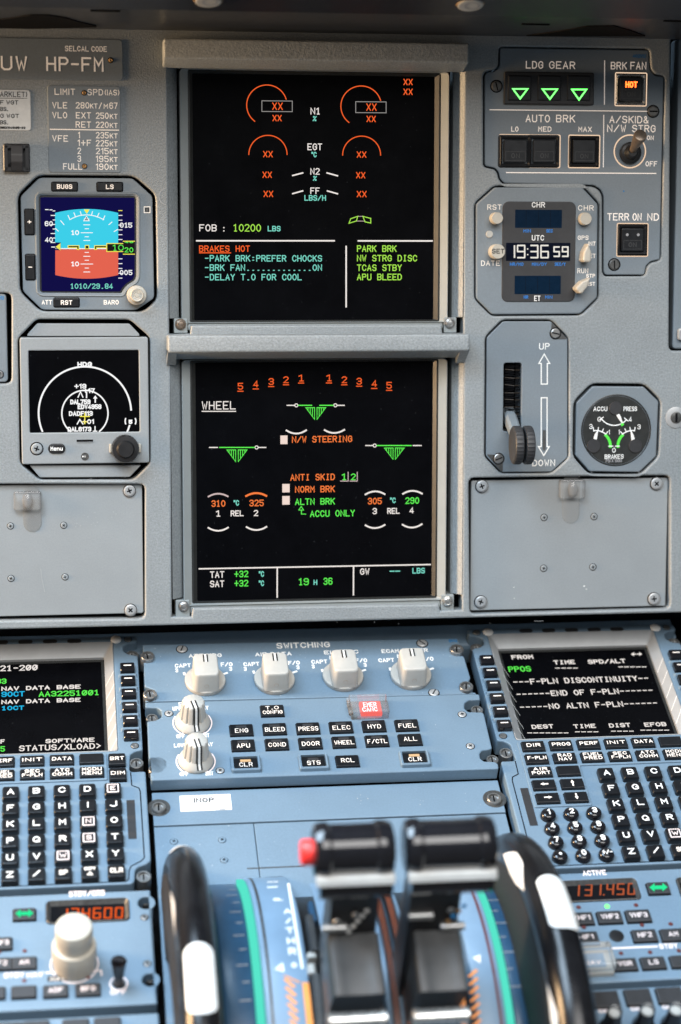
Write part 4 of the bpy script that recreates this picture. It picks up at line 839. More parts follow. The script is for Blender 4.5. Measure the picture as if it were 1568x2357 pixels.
for s, a, b, y, h, m in (('CHR', 1224.4, 1254.5, 477.6, 12.5, 'legend_white'), ('UTC', 1224.4, 1252.4, 553.6, 12.5, 'legend_white'), ('ET', 1229.7, 1244, 693, 12.5, 'legend_white'), ('MIN', 1205, 1222, 535.2, 7.5, 'glow_clockblue'), ('SEC', 1257.6, 1272.5, 535.2, 7.5, 'glow_clockblue'), ('HR/MO', 1174, 1205, 611.8, 7.5, 'glow_clockblue'),
                         ('MIN/DY', 1224.4, 1258.6, 611.8, 7.5, 'glow_clockblue'), ('SEC/Y', 1277, 1302, 611.8, 7.5, 'glow_clockblue'), ('HR', 1205.8, 1216, 687.6, 7.5, 'glow_clockblue'), ('MIN', 1254.8, 1271.6, 687.6, 7.5, 'glow_clockblue')): text(mb, M, s, a, b, y, h, m, .0014, 1.25 if h < 9 else None)
T.part('face_lettering', mb, fc)
mb = MB()
for s, a, b, y, h in (('RST', 1122, 1154.7, 482.8, 12), ('DATE', 1107.5, 1151, 611.8, 12), ('CHR', 1330.8, 1366.5, 484.6, 12), ('GPS', 1330, 1354.7, 552.2, 10), ('INT', 1354.5, 1371, 566, 10), ('SET', 1350, 1371, 594, 10), ('RUN', 1329, 1354, 628.8, 11), ('STP', 1349.5, 1370, 639, 8.5), ('RST', 1350, 1370, 658, 9)): text(mb, M, s, a, b, y, h, 'legend_dim', .0007, 1.5)
T.part('lettering', mb)
def rknob(px, py, rpx, h, name='push_knob', m='cream_plastic'):
    u, v = A(px, py, h); k = M.mpp(px, py)[0]; mb = MB(); mb.lathe(u, v, [(rpx * k, 0), (rpx * k, h - .001), (rpx * k * .9, h), (rpx * k * .05, h)], m, 28); return T.part(name, mb, smooth=True, ang=30)
rknob(1145.5, 502, 13.5, .008); rknob(1349, 503.5, 14.3, .006); rknob(1127.4, 539, 8.2, .0015, 'signal_lamp', 'white_plastic')
kk = rknob(1147, 579, 17, .009, 'set_knob'); mb = MB(); text(mb, M, 'SET', 1133, 1161, 583.5, 11, 'ink_black', .0092, 1.8); T.part('legend', mb, kk)
def pointer(cx, cy, ang, L=17, Wd=11.5, h=.011):
    u, v = A(cx, cy, h); k = M.mpp(cx, cy)[0]; a = math.radians(ang)
    pts = [(0, L * 1.25), (Wd * .75, L * .2), (Wd * .85, -L * .95), (Wd * .5, -L * 1.15), (-Wd * .5, -L * 1.15), (-Wd * .85, -L * .95), (-Wd * .75, L * .2)]
    mb = MB(); mb.plate([(u + (x * math.cos(a) + y * math.sin(a)) * k, v + (-x * math.sin(a) + y * math.cos(a)) * k) for x, y in pts], .0005, h, 'cream_plastic', .0012, 3); T.part('pointer_knob', mb)
pointer(1353, 583, 4); pointer(1345, 656, 42)

# ---- landing gear lever plate
u, v = A(1213, 1086)
T = Thing('gear_lever', 'landing gear lever with double black knurled wheel in its slotted grey plate', 'lever', M, (u, v, 0))
pl = rounded(M.poly(LEVERP, -.0012), .001); slot = rrect(*M.rect(1159, 835, 1200.5, 993, -.0012), .0018)
mb = MB(); mb.holes(pl, [slot], -.02, -.0012, 'plate_paint', .0006); T.part('plate', mb)
mb = MB(); w = -.001
for s, a, b, y, h in (('UP', 1241, 1265.4, 804.6, 15), ('DOWN', 1225.4, 1278, 1073, 15)): text(mb, M, s, a, b, y, h, 'white_paint', w, 2.3)
line(mb, M, [(1253, 815), (1265.5, 836.5), (1260, 836.5), (1260, 884), (1246, 884), (1246, 836.5), (1240.5, 836.5)], 2.6, 'white_paint', w, True)
line(mb, M, [(1246, 915.5), (1259.5, 915.5), (1259.5, 1028), (1264.5, 1028), (1252, 1048.5), (1239.5, 1028), (1246, 1028)], 2.6, 'white_paint', w, True)
mb.fill(M.poly([(1249.5, 990), (1256.5, 990), (1256.5, 1033), (1253, 1039), (1249, 1033)], w), w, 'dark_steel')
T.part('lettering', mb)
# cut corners with a screw each
for pts, sx, sy, a in (([(1270, 741), (1305, 779), (1304, 780.5), (1280, 780.5), (1269, 772)], 1278.7, 767.4, -12), ([(1121, 1046), (1150, 1047), (1158, 1060), (1157, 1085), (1153, 1085)], 1147.8, 1055.8, 20)):
    mb = MB(); mb.plate(M.poly(pts, -.001), -.0012, -.0009, 'dark_steel'); T.part('corner_pocket', mb); screw(T, M, sx, sy, 12, -.0009, 'slot', a, 'steel')
mb = MB(); u0, v0 = A(1163, 840, -.01); u1, v1 = A(1197, 988, -.01)
for i in range(44):
    y = v1 + (v0 - v1) * i / 43; um = (u0 + u1) / 2; j = random.uniform(-.0006, .0006)
    for sgn in (-1, 1): mb.tube([((u0 if sgn < 0 else u1) - sgn * -.001, y + random.uniform(-.0005, .0005), -.006), (um + sgn * .0003, y + j, -.004 + random.uniform(-.0008, .0008))], .00035, 'brush_brown' if i % 5 == 0 else 'black_gap', 5)
T.part('slot_brush', mb)
base = A(1177, 952, -.003); ctr = A(1202, 1024.5, .026)
mb = MB(); aV = Vector((base[0], base[1], -.012)); bV = Vector((ctr[0] - .002, ctr[1] + .001, .026)); dirv = (bV - aV).normalized(); sx = Vector((1, 0, 0)); ny = dirv.cross(sx).normalized(); sx = ny.cross(dirv)
def sec(p, a, b): return [tuple(p + sx * x * a + ny * y * b) for x, y in ((-1, -.6), (-.6, -1), (.6, -1), (1, -.6), (1, .6), (.6, 1), (-.6, 1), (-1, .6))]
mb.loops([sec(aV, .0042, .0045), sec(bV, .0036, .0034)], 'plate_paint', True, True); lv = T.part('lever_arm', mb)
ax = Vector((1, 0.0, .02)).normalized()
e1 = ax.cross(Vector((0, 0, 1))).normalized(); e2 = ax.cross(e1)
for off in (-.0037, .0037):
    c = Vector((ctr[0], ctr[1], .026)) + ax * off
    n = 64; mb = MB(); R = []
    for rr, dx in ((.0004, -.0022), (.0085, -.0022), (.0105, -.0030), (.0118, -.0030), (.0126, -.0024), (.0130, -.0016), (.0130, .0016), (.0126, .0024), (.0118, .0030), (.0105, .0030), (.0085, .0022), (.0004, .0022)):
        R.append([tuple(c + ax * dx + (e1 * math.cos(2 * math.pi * i / n) + e2 * math.sin(2 * math.pi * i / n)) * (rr * (1 - (.035 if (i % 2 and rr > .0128) else 0)))) for i in range(n)])
    mb.loops(R, 'grey_black', True, True); T.part('knurled_wheel', mb, smooth=True, ang=22)

# ---- brake pressure gauge
u, v = A(1418, 1086)
T = Thing('brake_gauge', 'octagonal brake pressure gauge with round black dial and three white needles', 'gauge', M, (u, v, 0))
oplate(T, GAUGEP, -.02, -.0012, 'plate_paint', .0008, 'case', .001)
u, v = A(1417.6, 990.2, -.002); k = M.mpp(1417, 990)[0]; R0 = 78 * k
mb = MB(); mb.lathe(u, v, [(R0 * 1.035, -.0011), (R0 * 1.01, -.0008), (R0 * .985, -.0013), (R0 * .975, -.0010)], 'rim_black', 56); mb.lathe(u, v, [(R0 * .985, -.0012), (R0 * .98, -.00110)], 'dial_black', 56); dl = T.part('dial', mb, smooth=True)
w = -.0009; mb = MB()
def gp(cx, cy): return (1081.8 + .3101 * cx, 719.3 + .3101 * cy)
for cx, cy, r in ((1080, 710, 48), (918, 990, 50), (1228, 990, 50)): mb.lathe(*A(*gp(cx, cy), w), [(r * .3101 * k, w - .0001), (r * .3101 * k, w + .0006), (r * .3 * k, w + .0008)], 'grey_black', 24)
T.part('needle_hub', mb, dl, smooth=True)
mb = MB(); w = -.0008
for s, a, b, y, h in (('ACCU', *(gp(917, 0)[0], gp(1020, 0)[0]), gp(0, 732)[1], 10.5), ('PRESS', gp(1140, 0)[0], gp(1240, 0)[0], gp(0, 732)[1], 10.5), ('BRAKES', gp(1000, 0)[0], gp(1140, 0)[0], gp(0, 1086)[1], 10.2), ('0', gp(947, 0)[0], gp(975, 0)[0], gp(0, 810)[1], 11), ('4', gp(1178, 0)[0], gp(1202, 0)[0], gp(0, 810)[1], 11), ('3', gp(886, 0)[0], gp(910, 0)[0], gp(0, 864)[1], 11), ('3', gp(1243, 0)[0], gp(1267, 0)[0], gp(0, 866)[1], 11), ('1', gp(1029, 0)[0], gp(1038, 0)[0], gp(0, 905)[1], 11), ('1', gp(1103, 0)[0], gp(1112, 0)[0], gp(0, 905)[1], 11), ('0', gp(1056, 0)[0], gp(1082, 0)[0], gp(0, 1040)[1], 11)):
    text(mb, M, s, a, b, y, h, 'legend_white', w, 1.5)
text(mb, M, 'PSI X 1000', gp(1008, 0)[0], gp(1128, 0)[0], gp(0, 1112)[1], 7.5, 'ink_grey', w, 1.2)
def garc(cx, cy, r, a0, a1, t, m, ww): arc(mb, M, *gp(cx, cy), r * .3101, a0, a1, t, m, ww, 14)
garc(1072, 720, 118, -145, -40, 2.4, 'legend_white', w); 
for a in (-145, -40): q = [gp(1072 + rr * math.cos(math.radians(a)), 720 - rr * math.sin(math.radians(a))) for rr in (100, 132)]; line(mb, M, q, 2.2, 'legend_white', w + .00004)
garc(1072, 720, 117, -66, -54, 6, 'glow_green', w + .00008) if False else None
mb.fill(M.poly([gp(1118, 826), gp(1138, 818), gp(1146, 832), gp(1126, 846)], w + .00008), w + .00008, 'glow_green')
garc(935, 990, 114, 98, 50, 2.4, 'legend_white', w); garc(935, 990, 108, 46, -2, 6.5, 'glow_green', w)
garc(1207, 990, 114, 82, 130, 2.4, 'legend_white', w); garc(1207, 990, 108, 134, 182, 6.5, 'glow_green', w)
for cx, aa in ((935, (98, 82, 66, 50)), (1207, (82, 98, 114, 130))):
    for a in aa: line(mb, M, [gp(cx + rr * math.cos(math.radians(a)), 990 - rr * math.sin(math.radians(a))) for rr in (112, 138)], 2.0, 'legend_white', w + .00004)
for p in ([gp(1030, 992), gp(1062, 992)], [gp(1080, 992), gp(1110, 992)]): line(mb, M, p, 2, 'legend_white', w + .00006)
T.part('dial_marking', mb, dl)
for pts in ([(1086, 758), (1104, 744), (1120, 770), (1136, 820), (1128, 824), (1098, 782)], [(914, 952), (926, 905), (944, 880), (952, 884), (940, 958), (926, 962)], [(1200, 955), (1192, 880), (1200, 880), (1214, 905), (1228, 952), (1212, 962)]):
    mb = MB(); mb.plate(M.poly([gp(*q) for q in pts], -.0004), -.0006, -.0003, 'white_paint', .0001); T.part('needle', mb, dl)



# ================================================================== PEDESTAL: ECAM SWITCHING AND CONTROL PANELS
B = P.at
def pk(px, py, w): return P.mpp(px, py, w)[0]
u, v = B(700, 1610)
T = Thing('switching_panel', 'blue grey panel headed SWITCHING with a row of four white rotary knobs', 'control panel', P, (u, v, 0))
wS = -.0008
pts = [(328, 1484), (1053, 1469), (1061, 1490), (1050, 1504), (1056, 1509), (1068, 1510), (1083, 1560), (1072, 1580), (1076, 1590), (1095, 1594), (1096, 1597), (334, 1615), (336, 1606), (352, 1604), (360, 1596), (356, 1588), (333, 1580), (331, 1520), (352, 1516), (352, 1504), (330, 1500)]
mb = MB(); mb.plate(rounded(P.poly(pts, wS), .0012), -.012, wS, 'pedestal_paint', .0007); T.part('plate', mb)
mb = MB()
def pt_(s, x0, x1, y, h, m='legend_white', w=wS + .00015, t=None, **k): text(mb, P, s, x0, x1, y, h, m, w, t, **k)
pt_('SWITCHING', 637.5, 760.7, 1491.2, 12.5, t=2.0)
for kx, cl, cr, cy_, s1, a, b, y1 in ((472, 403, 536, 1536.5, 'ATT HDG', 435, 511, 1513), (632, 561, 691, 1533, 'AIR DATA', 588, 672, 1509.6), (790, 717.5, 846, 1527.5, 'EIS DMC', 746.6, 826, 1505), (946, 872, 999, 1524, 'ECAM/ND XFR', 879, 986, 1501.7)):
    pt_(s1, a, b, y1, 8.5, t=1.5)
    if kx > 700: pt_('NORM', kx - 31, kx + 25, y1 + 12, 8.5, t=1.5)
    pt_('CAPT', cl, cl + 37, cy_, 9, t=1.5); pt_('F/O', cr - 27, cr, cy_ - 3, 9, t=1.5)
    if kx < 900: pt_('3', cl + 1, cl + 7.5, cy_ + 11, 9, t=1.5); pt_('3', cr - 8, cr - 1, cy_ + 7.5, 9, t=1.5)
    for s in (-1, 1): line(mb, P, [(kx + s * 44 - 3, 1552 + (472 - kx) * .022), (kx + s * 49 + 1, 1549 + (472 - kx) * .022)], 4.5, 'legend_white', wS + .0001)
T.part('lettering', mb)
mb = MB(); text(mb, P, '8VU', 1034, 1053, 1478.5, 7, 'ink_blue', wS + .0001, 1.4); T.part('ink_stamp', mb)
for x, y, r in ((339.8, 1508.5, 16), (345.6, 1596, 16), (1052, 1492.7, 16), (1073.7, 1578.4, 16)): screw(T, P, x, y, r, wS + .003, 'slot', 95 if x < 600 else 80, 'steel', boss=.012, name='captive_screw')
for x, y, r, a in ((419, 1494.5, 12.5, 70), (972, 1481, 12.5, 130), (999, 1594.5, 12, 60)): screw(T, P, x, y, r, wS, 'slot', a, 'silver_paint')
def rotary(kx, base_y):
    w0 = wS + .0006; u, v = B(kx, base_y, w0 + .002); k = pk(kx, base_y, w0); r = 46.8 * k
    mb = MB(); mb.lathe(u, v, [(r * .97, wS + .0002), (r, w0 + .0012), (r, w0 + .0026), (r * .97, w0 + .0032), (r * .1, w0 + .0033)], 'white_plastic', 44); kn = T.part('rotary_knob', mb, smooth=True, ang=30)
    h = .0178; hw = 28.5 * k; lv = r * .92
    mb = MB(xf=lambda a, b, c: (c, a, b))
    # grip: rounded block whose top slopes gently towards the pilot
    R = []
    for f, g, wz in ((1.06, 1.03, w0 + .003), (1.02, 1.0, w0 + .006), (.98, .99, h - .0018), (.96, .97, h - .0007), (.90, .93, h - .0001), (.86, .90, h)):
        R.append([(x, y, wz) for x, y in rrect(u - hw * f, v - lv * g, u + hw * f, v + lv * g * .72, .003 * f, 4)])
    mb = MB(); mb.loops(R, 'white_plastic', False, True); T.part('grip', mb, kn, smooth=True, ang=60)
    mb = MB(); 
    for s in (-1, 1): mb.strip([(u + s * hw * .15 , v + lv * .60), (u + s * hw * .15, v + lv * .02)], .0009, h + .00025, 'ink_black', cap=0)
    mb.strip([(u, v + lv * .60), (u, v + lv * .02)], .0010, h + .00020, 'white_paint', cap=0)
    T.part('index_mark', mb, kn)
    mb = MB(xf=lambda a, b, c, u=u, v=v: (u + a, v - lv * .985 - c, .0075 + b)); mb.lathe(0, 0, [(.0016, 0), (.0015, .0002), (.0012, .0001)], 'brass', 16); T.part('set_screw', mb, kn)
for kx, ky in ((472.4, 1565), (631.7, 1562.5), (789.6, 1555), (945.8, 1551.5)): rotary(kx, ky)

u, v = B(740, 1785)
T = Thing('warning_control_panel', 'blue grey panel of black page keys with a red EMER CANC key and dimmer knobs', 'control panel', P, (u, v, 0))
pts = [(334, 1616.5), (1103, 1597), (1106, 1610), (1080, 1611), (1070, 1618), (1069, 1630), (1078, 1638), (1112, 1639), (1115, 1645), (1133, 1722), (1125, 1725), (1110, 1727), (1104, 1735), (1106, 1746), (1115, 1752), (1140, 1753), (1147, 1758), (1148, 1769), (348.5, 1796), (346, 1778), (370, 1775), (380, 1765), (380, 1753), (370, 1746), (343, 1746), (339, 1660), (358, 1658), (372, 1650), (372, 1636), (362, 1629), (335, 1628)]
mb = MB(); mb.plate(rounded(P.poly(pts, 0), .0010), -.0092, 0, 'pedestal_paint', .0009, 3); T.part('plate', mb)
for x, y in ((350, 1652), (356, 1770), (1098, 1633), (1134, 1747)): screw(T, P, x, y, 14, -.0035, 'slot', 88, 'steel', boss=.006, name='captive_screw')
for x, y, a in ((389, 1642.5, 20), (507, 1774, 40), (1064, 1644.6, 15), (1083, 1717.5, 35)): screw(T, P, x, y, 9.5, 0, 'cross', a, 'silver_paint')
wK = .0018
def page_key(cx, cy, s, w=53, h=24.5, lit=None, frame=False, th=9.6, lo=True):
    k = pk(cx, cy, wK)
    u, v = B(cx, cy, wK); hw, hh = w / 2 * k, h / 2 * P.mpp(cx, cy, wK)[1]
    if frame:
        f0 = rrect(u - hw - .0024, v - hh - .0022, u + hw + .0024, v + hh + .0022, .0015); f1 = rrect(u - hw - .0005, v - hh - .0005, u + hw + .0005, v + hh + .0005, .0008)
        mb = MB(); mb.loops([[(x, y, 0) for x, y in f0], [(x, y, .0024) for x, y in inset(f0, .0003)], [(x, y, .003) for x, y in inset(f0, .0009)], [(x, y, .0028) for x, y in f1], [(x, y, .0002) for x, y in f1]], 'pedestal_paint', False, False); T.part('key_guard', mb)
    mb = MB(); mb.box(u - hw - .0003, v - hh - .0003, u + hw + .0003, v + hh + .0003, -.0002, .0003, 'black_gap'); mb.box(u - hw, v - hh, u + hw, v + hh, 0, wK, 'key_black', .0006, .0004); kk = T.part('page_key', mb)
    mb = MB(); L = s.split('|'); ms = P.mpp(cx, cy, wK)[1]
    for i, l in enumerate(L):
        wd = min(w * .86, len(l) * 10.2) * k; hv = th * ms * (1.0 if len(L) == 1 else .82)
        yy = v - hh * .62 if (len(L) == 1 and lo) else (v - hv / 2 if len(L) == 1 else v + (.14 - i * 1.28) * hv)
        glyphs(mb, l, u, yy, wd, hv, 1.55 * k, wK + .00015, 'legend')
    T.part('legend', mb, kk)
    if len(L) == 1 and lo:
        mb = MB(); mb.box(u - hw * .46, v + hh * .28, u + hw * .46, v + hh * .72, wK - .0001, wK + .00012, 'glow_bar' if lit else 'grey_black', .0003); T.part('light_bar', mb, kk)
for cx, cy, s, kw in ((627, 1634.3, 'T.O|CONFIG', {}), (556, 1678.8, 'ENG', {}), (632.5, 1676.3, 'BLEED', {}), (709.5, 1674.7, 'PRESS', {}), (785.5, 1672.2, 'ELEC', {}), (861.3, 1669.5, 'HYD', {}), (937, 1667.5, 'FUEL', {}),
                      (560, 1713.8, 'APU', {}), (637.7, 1711.4, 'COND', {}), (715, 1709, 'DOOR', {}), (792, 1706.3, 'WHEEL', {}), (868.2, 1703.6, 'F/CTL', {}), (944.6, 1700.8, 'ALL', {'lo': False}),
                      (566, 1757, 'CLR', {'lit': 1, 'frame': True}), (722, 1753, 'STS', {'frame': True}), (800.4, 1750, 'RCL', {'lo': False}), (954.8, 1744.6, 'CLR', {'lit': 1, 'frame': True})): page_key(cx, cy, s, **kw)
mb = MB()
wt = .00015
for s, x0, x1, y, h in (('ECAM', 412, 472, 1624.6, 9), ('UPPER DISPLAY', 397.6, 481, 1634.5, 9), ('OFF', 406.6, 426, 1699, 9), ('BRT', 464, 483, 1697, 9), ('LOWER DISPLAY', 401, 491, 1719, 9), ('OFF', 414, 435, 1786, 9), ('BRT', 473.7, 492, 1784.6, 9)): text(mb, P, s, x0, x1, y, h, 'legend_white', wt, 1.5)
T.part('lettering', mb)
def dimmer(cx, cy, ang):
    u, v = B(cx, cy, .002); k = pk(cx, cy, 0)
    mb = MB(); mb.lathe(u, v, [(40.5 * k, .0004), (41 * k, .0016), (39 * k, .0030), (33 * k, .0055), (31 * k, .0062)], 'white_plastic', 48); kn = T.part('dimmer_knob', mb, smooth=True, ang=50)
    mb = MB(); n = 60; R = []
    for r, w in ((31, .0058), (29.5, .009), (26.5, .0175), (25.3, .0188), (23.2, .0194), (.5, .0195)):
        R.append([(u + k * r * (1 - (.13 if (i % 5 == 0 and r > 24) else 0)) * math.cos(2 * math.pi * i / n), v + k * r * (1 - (.13 if (i % 5 == 0 and r > 24) else 0)) * math.sin(2 * math.pi * i / n), w) for i in range(n)])
    mb.loops(R, 'white_plastic', False, True); T.part('fluted_grip', mb, kn, smooth=True, ang=50)
    mb = MB(); a = math.radians(ang); d = Vector((math.cos(a), math.sin(a))); nrm = Vector((-d.y, d.x))
    for off, m, ww in ((-.0013, 'ink_black', .0011), (0.0, 'white_paint', .0014), (.0013, 'ink_black', .0011)):
        c = Vector((u, v)) + nrm * off; zz = .00012 if m == 'ink_black' else .00008
        a0 = c + d * (24.0 * k); a1 = c - d * (2 * k); mb.strip([tuple(a1), tuple(a0)], ww, .0195 + zz, m, cap=0)
        q = [Vector((c.x + d.x * rr * k * 1.012 - nrm.x * ww / 2 * 0, c.y + d.y * rr * k * 1.012, wz)) for rr, wz in ((24.6, .01955), (26.6, .0177), (29.6, .0091), (31.2, .0060), (40, .0030))]
        qq = []
        for p_ in q: qq += [tuple(p_ + Vector((nrm.x, nrm.y, 0)) * ww / 2), tuple(p_ - Vector((nrm.x, nrm.y, 0)) * ww / 2)]
        mb.add(qq, [[2 * i, 2 * i + 1, 2 * i + 3, 2 * i + 2] for i in range(len(q) - 1)], m)
    T.part('index_mark', mb, kn)
    mb = MB(); r = 44.5 * k
    for a0, a1 in ((150, 232), (30, -52)):
        mb.strip([(u + r * math.cos(math.radians(a0 + (a1 - a0) * i / 14)), v + r * math.sin(math.radians(a0 + (a1 - a0) * i / 14))) for i in range(15)], 3 * k, .0002, 'legend_pink')
        e = math.radians(a1); p0 = Vector((u + r * math.cos(e), v + r * math.sin(e))); tx = Vector((-math.sin(e), math.cos(e))) * (1 if a1 > a0 else -1)
        mb.fill([tuple(p0 + tx * 8 * k), tuple(p0 + Vector((math.cos(e), math.sin(e))) * 5 * k), tuple(p0 - Vector((math.cos(e), math.sin(e))) * 5 * k)], .00024, 'legend_pink')
    T.part('range_arc', mb, kn)
dimmer(443.3, 1659, -78); dimmer(451, 1747.5, -80)
# red emergency cancel key under a clear hinged cover
q = P.rect(829, 1614, 878, 1643.5, .002); mb = MB(); mb.box(*q, 0, .002, 'glow_redkey', .0008); ek = T.part('emergency_key', mb)
mb = MB(); text(mb, P, 'EMER', 837, 868, 1626.5, 10, 'legend_white', .0022, 1.5); text(mb, P, 'CANC', 835, 870, 1637.5, 10, 'legend_white', .0022, 1.5); T.part('legend', mb, ek)
q = P.rect(806, 1602, 893, 1643, .005)
mb = MB(); mb.box(q[0], q[1], q[2], q[3], .0003, .0070, 'clear_plastic', .0006, .0006, bottom=True); T.part('clear_cover', mb)
mb = MB(); i_ = (q[0] + .0045, q[1] + .0012, q[2] - .0015, q[3] - .0012); mb.tube([(q[0] - .0004, q[1] + .001, .004), (q[0] - .0004, q[3] - .001, .004)], .0014, 'clear_plastic', 10); mb.tube([(q[0] - .0004, (q[1] + q[3]) / 2 - .0016, .0042), (q[0] - .0004, (q[1] + q[3]) / 2 + .0016, .0042)], .0016, 'steel', 10); T.part('cover_hinge', mb, smooth=True)

# ---- blanking strip with the sticker
wI = -.009
u, v = B(740, 1880, wI)
T = Thing('blanking_strip', 'plain blue grey blanking strip below the black page keys with slotted screws', 'panel strip', P, (u, v, wI))
q = P.rect(355, 1818, 1163, 1886, wI)
mb = MB(); mb.box(-.0362, -.0243, .1888, .0042, -.016, wI, 'pedestal_paint', .0006, .0006); T.part('plate', mb)
for x, y in ((365.4, 1856.5), (1138, 1836)):
    uu, vv = B(x, y, wI); mb = MB(); kk = pk(x, y, wI); mb.lathe(uu, vv - 4 * kk, [(27 * kk, wI + .00008), (26 * kk, wI + .00010), (22 * kk, wI + .00009)], 'dark_steel', 28); T.part('screw_pocket', mb)
    screw(T, P, x, y, 16.5, wI + .0025, 'slot', 88, 'bright_steel', boss=.003, name='captive_screw')
mb = MB()
for i in range(26):
    x, y = random.choice(((830, 1840), (845, 1836), (960, 1842), (1065, 1838), (700, 1850), (1100, 1850))); x += random.gauss(0, 16); y += random.gauss(0, 4); uu, vv = B(x, y, wI); r = random.uniform(.0001, .0005)
    mb.fill([(uu + r * random.uniform(.5, 1.3) * math.cos(a), vv + r * random.uniform(.5, 1.2) * math.sin(a)) for a in (0, 1, 2, 3, 4, 5)], wI + .00005 + i * 2e-6, 'silver_paint')
T.part('paint_chip', mb)
q = P.rect(414.3, 1830, 532.7, 1866.5, wI); mb = MB(); mb.box(*q, wI, wI + .0002, 'sticker_white', .0003)
T = Thing('sticker', 'white paper sticker marked INOP with a handwritten number on the blanking strip', 'sticker', P, ((q[0] + q[2]) / 2, q[1], wI)); T.part('paper', mb)
mb = MB(); w = wI + .0003; text(mb, P, 'INOP', 446.8, 493.5, 1847, 11, 'ink_black', w, 2.2)
for s, x0, x1 in (('1', 428, 432), ('5', 436, 443), ('9', 446, 455), ('4', 460, 468), ('9', 474, 482), ('3', 485, 492), ('4', 496, 505)): text(mb, P, s, x0, x1, 1859, 9, 'ink_grey', w, .9)
line(mb, P, [(424, 1860.5), (516, 1859.5)], .8, 'ink_grey', w + .0001); text(mb, P, '0715666', 498, 520, 1864.5, 3.6, 'ink_grey', w, .7); T.part('lettering', mb)
# ---- quadrant cover plates
T = Thing('quadrant_cover', 'flat blue cover plate behind the thrust levers with small dark cross screws', 'cover plate', P, (.076, -.10, wI))
mb = MB(); mb.box(-.0362, -.34, .0262, -.0253, -.016, wI - .0003, 'pedestal_paint', .0005, .0005); mb.box(.0266, -.34, .1885, -.0253, -.016, wI - .0003, 'pedestal_paint', .0005, .0005); T.part('plate', mb)
for x, y in ((400.5, 1937.4), (511.5, 1933.6), (516, 1979.8)): screw(T, P, x, y, 9, wI - .00035, 'cross', 50, 'pedestal_paint')
mb = MB(); line(mb, P, [(571, 1999), (700, 1993.5)], 3.2, 'dark_steel', wI - .0002); T.part('seam', mb)

